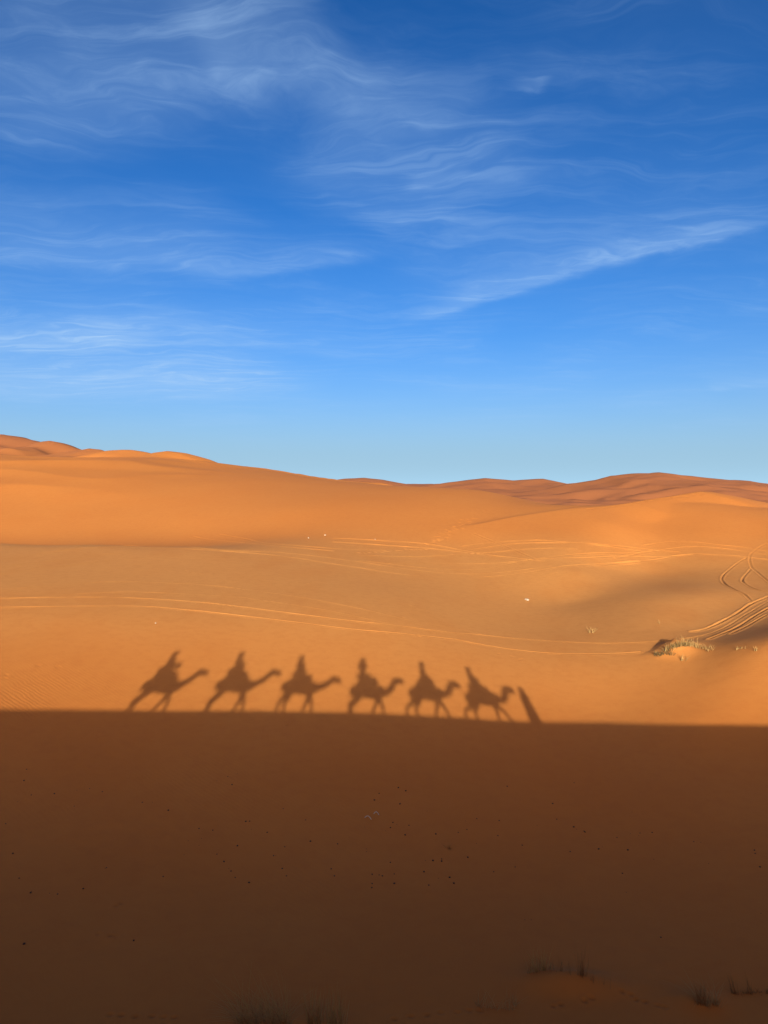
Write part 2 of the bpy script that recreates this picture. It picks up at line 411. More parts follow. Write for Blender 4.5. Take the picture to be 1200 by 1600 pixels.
# tyre tracks, as seen in the photograph: (half width, depth, points)
TRACKS = [
 (0.115,0.030,[(-60,936),(0,935),(150,933),(220,935),(300,940),(367,947),(467,960),(567,972),(700,988),(750,992),(850,1001),(975,1005),(1040,1001),(1083,996),(1112,989),(1147,972),(1200,940),(1240,915)]),
 (0.115,0.030,[(-60,950),(0,949),(200,947),(280,952),(340,958),(400,965),(467,973),(567,985),(700,998),(725,1002),(850,1020),(925,1022),(1000,1019)]),
 (0.101,0.018,[(60,933),(140,927),(210,925),(290,928),(370,933),(400,937),(500,952),(600,973),(680,986)]),
 (0.101,0.018,[(-40,925),(0,922),(100,913),(170,909),(240,910),(320,914),(390,922),(467,933),(533,945),(633,968),(700,980),(750,990)]),
 (0.101,0.018,[(-40,902),(0,897),(60,890),(120,882),(180,875),(250,872),(320,873),(400,874),(500,878)]),
 (0.101,0.015,[(-40,890),(0,885),(60,879),(120,872),(200,862)]),
 (0.115,0.021,[(60,865),(120,858),(200,855),(300,858),(433,868),(533,883),(633,898),(733,902),(800,898),(850,890),(900,883),(1000,877)]),
 (0.115,0.021,[(120,856),(200,852),(300,855),(433,863),(533,874),(600,884),(667,893),(733,897),(800,893),(860,885)]),
 (0.101,0.018,[(600,880),(700,880),(800,878),(900,872),(1000,870),(1080,866)]),
 (0.101,0.018,[(560,868),(650,870),(720,866),(800,860),(900,858)]),
 (0.101,0.018,[(520,841),(600,845),(667,850),(733,862),(800,872),(850,877)]),
 (0.101,0.018,[(520,847),(600,852),(683,858),(767,868),(830,875)]),
 (0.101,0.018,[(723,853),(767,848),(833,844),(900,848),(1000,857),(1060,862)]),
 (0.101,0.018,[(740,858),(800,850),(867,848),(933,852),(1000,861)]),
 (0.086,0.018,[(740,833),(787,852),(840,875)]),
 (0.101,0.018,[(560,876),(640,885),(750,890),(800,880),(880,868),(1000,864)]),
 (0.101,0.015,[(727,922),(783,920),(833,907),(870,895)]),
 (0.101,0.018,[(960,873),(1008,863),(1067,855),(1120,856),(1173,863),(1230,868)]),
 (0.101,0.018,[(1008,852),(1040,847),(1080,847),(1120,851),(1173,857),(1230,866)]),
 (0.115,0.021,[(930,884),(981,879),(1013,876),(1067,867),(1120,867),(1171,871),(1230,876)]),
 (0.115,0.018,[(343,835),(383,842),(430,850),(520,857),(600,860)]),
 (0.115,0.018,[(300,838),(367,847),(430,853),(520,861)]),
 (0.13,0.055,[(1225,845),(1200,849),(1184,857),(1172,868),(1173,884),(1184,895),(1200,908),(1225,920)]),
 (0.14,0.062,[(1168,871),(1147,884),(1129,900),(1131,911),(1147,921),(1163,929),(1173,939)]),
 (0.13,0.055,[(1173,889),(1160,905),(1165,913),(1181,921),(1200,925),(1225,928)]),
 (0.161,0.072,[(1225,920),(1200,932),(1173,944),(1147,961),(1107,981),(1080,987)]),
 (0.149,0.072,[(1225,938),(1200,951),(1160,975),(1133,989),(1107,999)]),
 (0.124,0.054,[(1225,950),(1200,960),(1173,975),(1141,991)]),
]
def marks(x, y):
    o = np.zeros_like(x); r = np.hypot(x, y)
    for w, dep, pts in TRACKS:
        g = np.array([hit(u, v) for u, v in pts])
        # resample smoothly
        t = np.arange(len(g)); tt = np.linspace(0, len(g)-1, len(g)*6)
        gx, gy = _cr(t, g[:, 0], tt), _cr(t, g[:, 1], tt)
        m = (x > gx.min()-2) & (x < gx.max()+2) & (y > gy.min()-2) & (y < gy.max()+2) & (r < 330)
        idx = np.nonzero(m)[0]
        if not len(idx): continue
        best = np.full(len(idx), 9.0)
        X, Yy = x[idx], y[idx]
        for k in range(len(gx)-1):
            dx, dy = gx[k+1]-gx[k], gy[k+1]-gy[k]; l2 = dx*dx+dy*dy+1e-9
            tq = np.clip(((X-gx[k])*dx+(Yy-gy[k])*dy)/l2, 0, 1)
            best = np.minimum(best, np.hypot(X-gx[k]-tq*dx, Yy-gy[k]-tq*dy))
        s = best/(w*(1+(1.2 if dep < 0.025 else 0.0)*sstep(60, 105, np.hypot(X, Yy)))*(0.85+0.4*noise(X/3, Yy/3+4)))
        dep = dep*(1.15+(1.5 if dep < 0.025 else 0.0)*sstep(60, 95, np.hypot(X, Yy)))*(0.8+0.45*sstep(-0.35, 0.35, noise(X/7+dep*900, Yy/7)))
        wear = 0.75+0.5*noise(X/2.3, Yy/2.3)+0.25*noise(X/0.5, Yy/0.5)
        o[idx] += dep*wear*(-1.0*np.exp(-(s/0.75)**2)+0.75*np.exp(-((s-1.5)/0.55)**2))
    # footprints: little pits with a pushed-up rim
    for px_, py_, rad, dep in FOOT:
        m = np.nonzero((np.abs(x-px_) < 4*rad) & (np.abs(y-py_) < 4*rad))[0]
        if len(m):
            s = np.hypot(x[m]-px_, y[m]-py_)/rad
            o[m] += dep*(-np.exp(-(s/0.8)**2)+0.25*np.exp(-((s-1.5)/0.5)**2))
    return o
def _cr(t, p, tt):
    """Catmull-Rom through samples"""
    i = np.clip(np.floor(tt).astype(int), 0, len(p)-2); f = tt-i
    p0 = p[np.clip(i-1, 0, len(p)-1)]; p1 = p[i]; p2 = p[i+1]; p3 = p[np.clip(i+2, 0, len(p)-1)]
    return 0.5*((2*p1)+(-p0+p2)*f+(2*p0-5*p1+4*p2-p3)*f*f+(-p0+3*p1-3*p2+p3)*f**3)

FOOT = []
PIT_SHADE = []
_fr = random.Random(5)
for u, v in [(u_+_fr.uniform(-4, 4), v_+_fr.uniform(-2, 2)) for u_, v_ in [(615,1592),(640,1587),(665,1585),(692,1583),(712,1582),(730,1581),(750,1581),(865,1572),(880,1571),(915,1562),(922,1561),
             (970,1551),(985,1556),(997,1561),(1010,1567),(1025,1570),(1040,1572),(172,1585),(192,1585),(210,1587),(235,1589),(257,1591),(275,1592),
             (190,1412),(186,1415),(445,1128),(445,1133),(705,1325),(700,1328),(150,1461),(170,1461),(185,1462)]]:
    g = hit(u, v); FOOT.append((g[0], g[1], 0.085, 0.028)); PIT_SHADE.append((g[0], g[1]))
for k in range(26):                       # a trail climbing the dune in the middle distance
    f = k/25.0
    for s in (0, 1):
        g = hit(668+78*f+_fr.uniform(-6, 6)+s*14, 850-54*f+_fr.uniform(-2, 2)); FOOT.append((g[0], g[1], 0.30, 0.06))
for k in range(14):
    g = hit(560+8*k+_fr.uniform(-3, 3), 863-0.4*k+_fr.uniform(-2, 2)); FOOT.append((g[0], g[1], 0.28, 0.05))
for u, v in [(780,1022),(800,1026),(815,1030),(812,1031),(290,892),(300,894),(312,897),(470,910),(480,912),(550,913),(640,946),(655,995),(60,1040),(90,1042),(10,1055),(8,1060),(630,965)]:
    g = hit(u, v); FOOT.append((g[0], g[1], 0.16, 0.025))
for k in range(46):                       # prints along the crest of the dune on the right
    g = hit(905+190*k/45.0+_fr.uniform(-2, 2), 794.5-24*k/45.0+(3 if k < 20 else 1)+_fr.uniform(0, 2)); FOOT.append((g[0], g[1], 0.35, 0.09))

def sand_material():
    m = bpy.data.materials.new('sand'); m.use_nodes = True
    nt = m.node_tree; N = nt.nodes; L = nt.links
    b = N['Principled BSDF']; b.inputs['Roughness'].default_value = 0.95
    b.inputs['Specular IOR Level'].default_value = 0.12
    geo = N.new('ShaderNodeNewGeometry')
    def noise_(scale, detail=4, rough=0.55, stretch=None):
        n = N.new('ShaderNodeTexNoise'); n.inputs['Scale'].default_value = scale
        n.inputs['Detail'].default_value = detail; n.inputs['Roughness'].default_value = rough
        v = geo.outputs['Position']
        if stretch:
            mp = N.new('ShaderNodeMapping'); mp.inputs['Scale'].default_value = stretch; L.new(v, mp.inputs[0]); v = mp.outputs[0]
        L.new(v, n.inputs['Vector']); return n.outputs['Fac']
    def rng(s, a, b_, lo=0.0, hi=1.0):
        r = N.new('ShaderNodeMapRange'); r.inputs['From Min'].default_value = a; r.inputs['From Max'].default_value = b_
        r.inputs['To Min'].default_value = lo; r.inputs['To Max'].default_value = hi
        r.interpolation_type = 'SMOOTHSTEP'; L.new(s, r.inputs['Value']); return r.outputs[0]
    def mix(f, a, b_):
        x = N.new('ShaderNodeMix'); x.data_type = 'RGBA'; L.new(f, x.inputs['Factor'])
        for k, c in (('A', a), ('B', b_)):
            if isinstance(c, tuple): x.inputs[k].default_value = c
            else: L.new(c, x.inputs[k])
        return x.outputs['Result']
    c = mix(rng(noise_(0.09, 4), 0.3, 0.7), SAND_A, SAND_B)
    c = mix(rng(noise_(0.6, 5, 0.6, (1, 0.5, 1)), 0.35, 0.8, 0, 0.30), c, SAND_C)
    # paler coarse sand left behind by the wind on the floor of the hollow
    sx = N.new('ShaderNodeSeparateXYZ'); L.new(geo.outputs['Position'], sx.inputs[0])
    edge = N.new('ShaderNodeMath'); edge.operation = 'MULTIPLY_ADD'; edge.inputs[1].default_value = 14.0; L.new(noise_(0.05, 3), edge.inputs[0]); L.new(sx.outputs[1], edge.inputs[2])
    z1 = rng(edge.outputs[0], 38, 66); z2 = rng(edge.outputs[0], 90, 112, 1, 0.3)
    zz = N.new('ShaderNodeMath'); zz.operation = 'MULTIPLY'; L.new(z1, zz.inputs[0]); L.new(z2, zz.inputs[1])
    c = mix(zz.outputs[0], c, SAND_COARSE)
    # patchy tone: drifts of slightly different grain
    c = mix(rng(noise_(1.7, 6, 0.65), 0.40, 0.70, 0, 0.22), c, SAND_D)
    c = mix(rng(noise_(0.23, 5, 0.6, (1, 0.45, 1)), 0.45, 0.72, 0, 0.30), c, SAND_B)
    # redder, older sand of the far erg
    ln = N.new('ShaderNodeVectorMath'); ln.operation = 'LENGTH'; L.new(geo.outputs['Position'], ln.inputs[0])
    c = mix(rng(ln.outputs['Value'], 260, 480, 0, 0.8), c, SAND_FAR)
    g = mix(rng(noise_(55, 3, 0.7), 0.35, 0.75, 0, 0.18), c, SAND_D)
    # shade of the footprint pits, painted into the sand colour
    da = N.new('ShaderNodeAttribute'); da.attribute_name = 'pit_shade'
    g = mix(rng(da.outputs['Fac'], 0.05, 0.9, 0, 0.42), g, SAND_PIT_SHADE)
    L.new(g, b.inputs['Base Color'])
    # grain and faint wind ripples
    bump = N.new('ShaderNodeBump'); bump.inputs['Strength'].default_value = 0.4; bump.inputs['Distance'].default_value = 0.012
    L.new(noise_(30, 4, 0.7), bump.inputs['Height'])
    wv = N.new('ShaderNodeTexWave'); wv.bands_direction = 'DIAGONAL'; wv.inputs['Scale'].default_value = 2.2
    wv.inputs['Distortion'].default_value = 5.0; wv.inputs['Detail'].default_value = 3.0; wv.inputs['Detail Scale'].default_value = 0.6
    L.new(geo.outputs['Position'], wv.inputs['Vector'])
    amp = N.new('ShaderNodeMath'); amp.operation = 'MULTIPLY'
    L.new(wv.outputs['Fac'], amp.inputs[0]); L.new(rng(noise_(0.12, 2), 0.45, 0.75), amp.inputs[1])
    b2 = N.new('ShaderNodeBump'); b2.inputs['Strength'].default_value = 0.55; b2.inputs['Distance'].default_value = 0.01
    L.new(amp.outputs[0], b2.inputs['Height']); L.new(bump.outputs[0], b2.inputs['Normal'])
    L.new(b2.outputs[0], b.inputs['Normal'])
    return m
SAND_A = (0.485, 0.147, 0.0235, 1)
SAND_B = (0.50, 0.162, 0.028, 1)
SAND_C = (0.455, 0.134, 0.022, 1)
SAND_D = (0.395, 0.109, 0.018, 1)
SAND_PIT_SHADE = (0.22, 0.065, 0.013, 1)
SAND_COARSE = (0.57, 0.232, 0.054, 1)
SAND_FAR = (0.31, 0.106, 0.042, 1)
build_ground()

# ---------------------------------------------------------------- helpers for things
COL = scene.collection
def tag(o, label, cat, group=None):
    o['label'] = label; o['category'] = cat
    if group: o['group'] = group
    return o
def link(name, me, mat=None, parent=None):
    o = bpy.data.objects.new(name, me); COL.objects.link(o)
    if mat is not None and me is not None and not me.materials: me.materials.append(mat)
    if parent is not None: o.parent = parent
    return o
def empty(name, loc, rz=0.0):
    o = bpy.data.objects.new(name, None); COL.objects.link(o)
    o.location = loc; o.rotation_euler = (0, 0, rz); o.empty_display_size = 0.2
    return o
def mat(name, col, col2=None, scale=6.0, rough=0.85, stripes=None):
    m = bpy.data.materials.new(name); m.use_nodes = True
    nt = m.node_tree; N = nt.nodes; L = nt.links; b = N['Principled BSDF']
    b.inputs['Roughness'].default_value = rough; b.inputs['Specular IOR Level'].default_value = 0.2
    tc = N.new('ShaderNodeTexCoord')
    if stripes:
        n = N.new('ShaderNodeTexWave'); n.bands_direction = stripes; n.inputs['Scale'].default_value = scale; n.inputs['Distortion'].default_value = 0.3
    else:
        n = N.new('ShaderNodeTexNoise'); n.inputs['Scale'].default_value = scale; n.inputs['Detail'].default_value = 5
    L.new(tc.outputs['Object'], n.inputs['Vector'])
    mx = N.new('ShaderNodeMix'); mx.data_type = 'RGBA'
    L.new(n.outputs['Fac'], mx.inputs['Factor'])
    c2 = col2 or tuple(v*0.7 for v in col)
    mx.inputs['A'].default_value = (*col, 1); mx.inputs['B'].default_value = (*c2, 1)
    L.new(mx.outputs['Result'], b.inputs['Base Color'])
    return m

def tube(bm, pts, seg=10, cap=True):
    """pts: (x, y, z, r) or (x, y, z, r_side, r_up): one lofted limb with rounded ends"""
    P = [Vector(p[:3]) for p in pts]
    rings = []
    up0 = Vector((0, 0, 1)); prev_side = None
    n = len(P)
    for i in range(n):
        t = (P[min(i+1, n-1)]-P[max(i-1, 0)]).normalized()
        if prev_side is None:
            side = Vector((0, 1, 0))-t*t.y
            if side.length < 0.2: side = Vector((1, 0, 0))-t*t.x
        else: side = prev_side-t*prev_side.dot(t)
        side.normalize(); prev_side = side
        up = t.cross(side)
        rs = pts[i][3]; ru = pts[i][4] if len(pts[i]) > 4 else rs
        rings.append([bm.verts.new(P[i]+side*(math.cos(a)*rs)+up*(math.sin(a)*ru)) for a in [2*math.pi*k/seg for k in range(seg)]])
    for a, b in zip(rings[:-1], rings[1:]):
        for k in range(seg): bm.faces.new((a[k], a[(k+1) % seg], b[(k+1) % seg], b[k]))
    if cap:
        for ring, i, s in ((rings[0], 0, -1), (rings[-1], n-1, 1)):
            t = (P[min(i+1, n-1)]-P[max(i-1, 0)]).normalized()
            r = min(pts[i][3], pts[i][4] if len(pts[i]) > 4 else pts[i][3])
            c = bm.verts.new(P[i]+t*(s*r*0.6))
            for k in range(seg):
                f = (ring[(k+1) % seg], ring[k], c) if s < 0 else (ring[k], ring[(k+1) % seg], c)
                bm.faces.new(f)
def ball(bm, c, r, sx=1, sy=1, sz=1, sub=2, rot=None):
    m = Matrix.Translation(c)
    if rot is not None: m = m @ rot
    bmesh.ops.create_icosphere(bm, subdivisions=sub, radius=r, matrix=m @ Matrix.Diagonal((sx, sy, sz, 1)))
def finish(bm, name, smooth=True):
    bmesh.ops.recalc_face_normals(bm, faces=bm.faces)
    me = bpy.data.meshes.new(name); bm.to_mesh(me); bm.free()
    if smooth: me.polygons.foreach_set('use_smooth', [True]*len(me.polygons))
    return me
def fused(bm, name, voxel, smooth=3):
    """one continuous surface out of overlapping limbs"""
    me = finish(bm, name+'_raw'); o = bpy.data.objects.new(name+'_raw', me); COL.objects.link(o)
    md = o.modifiers.new('r', 'REMESH'); md.mode = 'VOXEL'; md.voxel_size = voxel
    dg = bpy.context.evaluated_depsgraph_get()
    out = bpy.data.meshes.new_from_object(o.evaluated_get(dg))
    bpy.data.objects.remove(o); bpy.data.meshes.remove(me)
    b2 = bmesh.new(); b2.from_mesh(out)
    for _ in range(smooth): bmesh.ops.smooth_vert(b2, verts=b2.verts, factor=0.5, use_axis_x=True, use_axis_y=True, use_axis_z=True)
    b2.to_mesh(out); b2.free(); out.name = name
    out.polygons.foreach_set('use_smooth', [True]*len(out.polygons))
    return out
def gz(x, y): return float(ground(np.array([x]), np.array([y]))[0])

# ---------------------------------------------------------------- the caravan on the ridge (it throws the shadows in view)
WALK_Q = -0.35
HEAD_RZ = math.atan2(AR[1], AR[0])
def ridge_point(a, q=WALK_Q):
    x, y = a*AR[0]+q*AH[0], a*AR[1]+q*AH[1]
    return x, y, gz(x, y)

HIDES = [mat('hide_'+n, c, tuple(v*0.75 for v in c), 4.0, 0.9) for n, c in
         (('tan', (0.36, 0.23, 0.12)), ('pale', (0.46, 0.34, 0.21)), ('brown', (0.24, 0.14, 0.075)))]
BLANKETS = [mat('blanket_'+n, c, d, 9.0, 0.95, 'X') for n, c, d in
            (('red', (0.42, 0.05, 0.04), (0.55, 0.36, 0.12)), ('blue', (0.05, 0.09, 0.30), (0.5, 0.45, 0.38)), ('green', (0.06, 0.20, 0.10), (0.55, 0.20, 0.06)))]
IRON = mat('iron', (0.10, 0.10, 0.10), (0.16, 0.13, 0.11), 12.0, 0.5)
ROPE = mat('rope', (0.30, 0.22, 0.12), (0.20, 0.14, 0.07), 60.0, 0.95)
SKIN = [mat('skin_light', (0.52, 0.33, 0.24), (0.45, 0.27, 0.19), 20, 0.6), mat('skin_dark', (0.22, 0.12, 0.075), (0.17, 0.09, 0.055), 20, 0.6)]
HAIR = mat('hair', (0.035, 0.024, 0.018), (0.06, 0.04, 0.025), 40, 0.6)
CLOTH = {n: mat('cloth_'+n, c, tuple(v*0.8 for v in c), 14.0, 0.95) for n, c in dict(
    indigo=(0.05, 0.08, 0.28), white=(0.70, 0.67, 0.60), ochre=(0.52, 0.27, 0.05), rust=(0.38, 0.09, 0.04),
    olive=(0.16, 0.17, 0.08), black=(0.03, 0.03, 0.035), sand=(0.50, 0.38, 0.24), denim=(0.08, 0.12, 0.20), teal=(0.04, 0.22, 0.24)).items()}

def make_camel(spec, label):
    x, y, z = ridge_point(spec['a'])
    bx, bz = spec['bx'], spec['bz']
    bm = bmesh.new()
    T = [(-1.02, 1.44, .12, .16), (-0.93, 1.43, .23, .27), (-0.62, 1.43, .29, .33), (-0.25, 1.42, .31, .35), (0.15, 1.38, .32, .38),
         (0.48, 1.35, .29, .36), (0.72, 1.34, .21, .29), (0.90, 1.34, .12, .18)]
    tube(bm, [(px+bx, 0, pz+bz, rw, rh) for px, pz, rw, rh in T], 16)
    ball(bm, (bx-0.12, 0, 1.72+bz), 0.4, 1.1, 0.52, 0.95, 3)
    ball(bm, (bx-0.12, 0, 2.00+bz), 0.2, 1.1, 0.6, 0.9, 3)
    # neck: dips from the chest, then rises to the poll
    (dx, dz), (nx, nz), (hx, hz), (ox, oz) = spec['dip'], spec['nlow'], spec['htop'], spec['nose']
    mx, mz, mr = (dx+nx)/2, (dz+nz)/2-0.04, max(0.16, min(0.19, (dz-nz)/2))
    nk = spec.get('nk', 1.0)
    pollx, pollz = hx-0.06, hz-0.11
    tube(bm, [(bx+0.62, 0, 1.36+bz, .2, .27), ((bx+0.72+mx)/2, 0, (1.34+bz+mz)/2, .16, .20), (mx, 0, mz, mr*0.8, mr),
              (mx+(pollx-mx)*0.45, 0, mz+(pollz-mz)*0.27, .12, .17*nk), (mx+(pollx-mx)*0.8, 0, mz+(pollz-mz)*0.66, .11, .155*nk), (pollx, 0, pollz, .11, .15*nk)], 12)
    tube(bm, [(pollx-0.05, 0, pollz+0.01, .10, .12), (pollx+(ox-pollx)*0.35, 0, pollz+(oz-pollz)*0.30, .12, .165*nk),
              (pollx+(ox-pollx)*0.7, 0, pollz+(oz-pollz)*0.70-0.04, .095, .145*nk), (ox-0.01, 0, oz-0.04, .075, .115)], 12)
    ball(bm, (ox-0.02, 0, oz-0.055), 0.05, 1.1, 1.0, 0.8)            # drooping lower lip
    for s in (-1, 1):
        tube(bm, [(pollx-0.02, s*0.07, pollz+0.06, .03), (pollx-0.06, s*0.11, pollz+0.13, .03), (pollx-0.08, s*0.12, pollz+0.18, .012)], 6)
        ball(bm, (pollx+(ox-pollx)*0.30, s*0.085, pollz+(oz-pollz)*0.25+0.06), 0.03)   # brow over the eye
    def gl(lx, ly):
        wx = x+lx*AR[0]+ly*AH[0]; wy = y+lx*AR[1]+ly*AH[1]; return gz(wx, wy)-z
    for k, fx in enumerate(spec['front']):
        s = 1 if k else -1; ly = s*0.13; g = gl(fx, ly)
        sx = bx+0.50; ex = sx-0.04; kx = ex+(fx-ex)*0.50+0.05
        tube(bm, [(sx, s*0.17, 1.34+bz, .13, .19), (ex, s*0.17, 1.06+bz, .10, .14), ((ex+kx)/2, s*0.15, 0.82+bz*.6, .085, .11), (kx, ly+s*.01, 0.56, .08, .095),
                  (kx+(fx-kx)*0.5, ly, 0.32, .062, .076), (fx-0.01, ly, 0.11+g, .062, .075)], 10)
        ball(bm, (fx+0.03, ly, 0.045+g), 0.085, 1.25, 1.05, 0.62)
    for k, fx in enumerate(spec['rear']):
        s = -1 if k else 1; ly = s*0.14; g = gl(fx, ly)
        hx_ = bx-0.70; kx = bx-0.55+(fx-bx+0.85)*0.25; ox_ = fx-0.02+(bx-0.80-fx)*0.3-0.05
        tube(bm, [(hx_-0.04, s*0.15, 1.42+bz, .17, .27), (kx-0.05, s*0.19, 1.08+bz, .13, .20), ((kx+ox_)/2, s*0.17, 0.84+bz*.6, .09, .12), (ox_, ly+s*.01, 0.60, .075, .095),
                  (ox_+(fx-ox_)*0.6, ly, 0.32, .062, .076), (fx-0.01, ly, 0.11+g, .062, .075)], 10)
        ball(bm, (fx+0.02, ly, 0.045+g), 0.08, 1.2, 1.05, 0.62)
    tube(bm, [(bx-0.98, 0, 1.55+bz, .04), (bx-1.05, 0.02, 1.35+bz, .028), (bx-1.04, 0.03, 1.05+bz, .022), (bx-1.02, 0.03, 0.92+bz, .035)], 6)
    cam_ = link('camel', fused(bm, 'camel', 0.024, 3), HIDES[spec['hide']])
    cam_.location = (x, y, z); cam_.rotation_euler = (0, 0, HEAD_RZ)
    tag(cam_, label, 'camel', 'camels of the caravan')
    # halter
    for f, r, nm in ((0.30, 0.16, 'cheek_strap'), (0.72, 0.135, 'nose_band')):
        hb = bmesh.new()
        c = Vector((pollx+(ox-pollx)*f, 0, pollz+(oz-pollz)*f)); d = Vector((ox-pollx, 0, oz-pollz)).normalized(); u_ = Vector((-d.z, 0, d.x))
        ring = [c+Vector((0, math.cos(t)*r, 0))+u_*(math.sin(t)*r*1.1) for t in [2*math.pi*k/14 for k in range(15)]]
        tube(hb, [(*p, 0.011) for p in ring], 6, False)
        link(nm, finish(hb, nm), ROPE, cam_)
    return cam_, (x, y, z)

def make_saddle(spec, base, label):
    x, y, z = base; bx, bz = spec['bx'], spec['bz']; sx = spec['rider'][0]; top = spec['rider'][1]-0.93
    e = empty('camel_saddle', (x, y, z), HEAD_RZ); tag(e, label, 'saddle', 'saddles of the caravan')
    bm = bmesh.new()                                  # thick blankets draped over hump and flanks
    n, m = 18, 22; rows = []
    x0, x1 = min(bx-0.72, sx-0.35), max(bx+0.50, sx+0.42)
    for i in range(n+1):
        f = i/n; px = x0+(x1-x0)*f
        hump = math.exp(-((px-(bx-0.12))/0.36)**2)
        dome, wid, off, fall = (0.36, 0.44, 0.02, 1.7) if 'bl' in spec else (0.46, 0.52, 0.10, 7.0)
        ridge_h = max(1.78+bz+dome*math.exp(-((px-(bx-0.02))/wid)**4), top-off-fall*max(0, abs(px-sx)-0.18)**1.4)
        ridge_h = min(ridge_h, top-0.06)
        row = []
        for j in range(m+1):
            t = -1+2*j/m
            w = 0.40*math.sin(min(1, abs(t)*1.6)*math.pi/2)*(1 if t > 0 else -1)
            drop = 0.62*abs(t)**1.7+0.05*hump*abs(t)
            row.append(bm.verts.new((px, w, ridge_h-drop+0.012*math.sin(7*px+9*t))))
        rows.append(row)
    for a, b in zip(rows[:-1], rows[1:]):
        for j in range(m): bm.faces.new((a[j], b[j], b[j+1], a[j+1]))
    g = bmesh.ops.solidify(bm, geom=list(bm.faces), thickness=0.045)
    link('blanket', finish(bm, 'blanket'), BLANKETS[spec['blanket']], e)
    bm = bmesh.new()                                  # padded ring the rider sits in
    tube(bm, [(sx+0.34*math.cos(t), 0.26*math.sin(t), top-0.02+0.03*math.cos(2*t), 0.07) for t in [2*math.pi*k/20 for k in range(21)]], 8, False)
    link('seat_pad', finish(bm, 'seat_pad'), BLANKETS[(spec['blanket']+1) % 3], e)
    bm = bmesh.new()                                  # iron grab handle
    hx, hh = sx+0.42, top+0.26
    tube(bm, [(hx-0.06, -0.22, top-0.1, .014), (hx, -0.2, top+0.1, .014), (hx, -0.16, hh, .014), (hx, 0.16, hh, .014), (hx, 0.2, top+0.1, .014), (hx-0.06, 0.22, top-0.1, .014)], 8)
    link('handle', finish(bm, 'handle'), IRON, e)
    if spec.get('bag'):
        bm = bmesh.new(); px, pz = spec['bag']
        ball(bm, (px, 0, pz-0.16), 0.18, 0.75, 0.9, 1.0, 3); tube(bm, [(px, 0, pz-0.02, .09), (px, 0, pz+0.03, .05), (px, 0, pz+0.06, .07)], 10)
        bg = link('travel_bag', fused(bm, 'travel_bag', 0.02, 2), CLOTH['olive'])
        bg.location = (x, y, z); bg.rotation_euler = (0, 0, HEAD_RZ)
        tag(bg, 'bulging cloth bag roped before the rider of the last camel', 'bag')
    return e

def hand(bm, w, d, nrm, s):
    """palm and five bent fingers; w wrist, d pointing direction, nrm towards the back of the hand, s = +1/-1 for the thumb side"""
    d = d.normalized(); side = d.cross(nrm).normalized()*s; nrm = side.cross(d).normalized()*(1 if s > 0 else -1)
    tube(bm, [(*(w-d*0.02), .026, .022), (*(w+d*0.04), .038, .017), (*(w+d*0.085), .040, .016)], 10)
    for k, (o, l) in enumerate(((-0.030, .062), (-0.010, .074), (0.011, .078), (0.031, .070))):
        b = w+d*0.085+side*o; c = b+d*l*0.45-nrm*0.008; e = b+d*l*0.72-nrm*(0.012+l*0.35); f_ = b+d*l*0.70-nrm*(0.012+l*0.62)
        tube(bm, [(*b, .0095), (*c, .009), (*e, .0085), (*f_, .0075)], 6)
    b = w+d*0.03+side*0.033; c = b+d*0.03+side*0.028-nrm*0.01; e = c+d*0.032+side*0.006-nrm*0.014
    tube(bm, [(*b, .012), (*c, .011), (*e, .009)], 6)

def head_(bm, c, yaw, pitch=0.0, size=1.0):
    """skull, jaw, nose, lips, ears, brow; face looks along yaw"""
    R = Matrix.Rotation(yaw, 4, 'Z') @ Matrix.Rotation(pitch, 4, 'Y')
    def q(x_, y_, z_): return Vector(c)+(R @ Vector((x_*size, y_*size, z_*size)))
    ball(bm, q(-0.01, 0, 0.03), 0.098*size, 1.02, 0.80, 1.0, 3, R)
    ball(bm, q(0.025, 0, -0.045), 0.070*size, 0.95, 0.82, 1.05, 3, R)
    tube(bm, [(*q(0.088, 0, 0.022), .010*size), (*q(0.105, 0, -0.012), .014*size), (*q(0.098, 0, -0.024), .015*size)], 8)
    ball(bm, q(0.078, 0, -0.062), 0.024*size, 0.7, 1.2, 0.45, 2, R); ball(bm, q(0.075, 0, -0.098), 0.024*size, 0.9, 1.1, 0.8, 2, R)
    for s in (-1, 1):
        ball(bm, q(0.080, s*0.032, 0.018), 0.015*size, 0.7, 1.2, 0.9, 2, R)
        ball(bm, q(-0.005, s*0.080, -0.01), 0.028*size, 0.6, 0.3, 1.1, 2, R)
        tube(bm, [(*q(0.088, s*0.012, 0.042), .010*size), (*q(0.082, s*0.05, 0.040), .009*size)], 6)
    return q

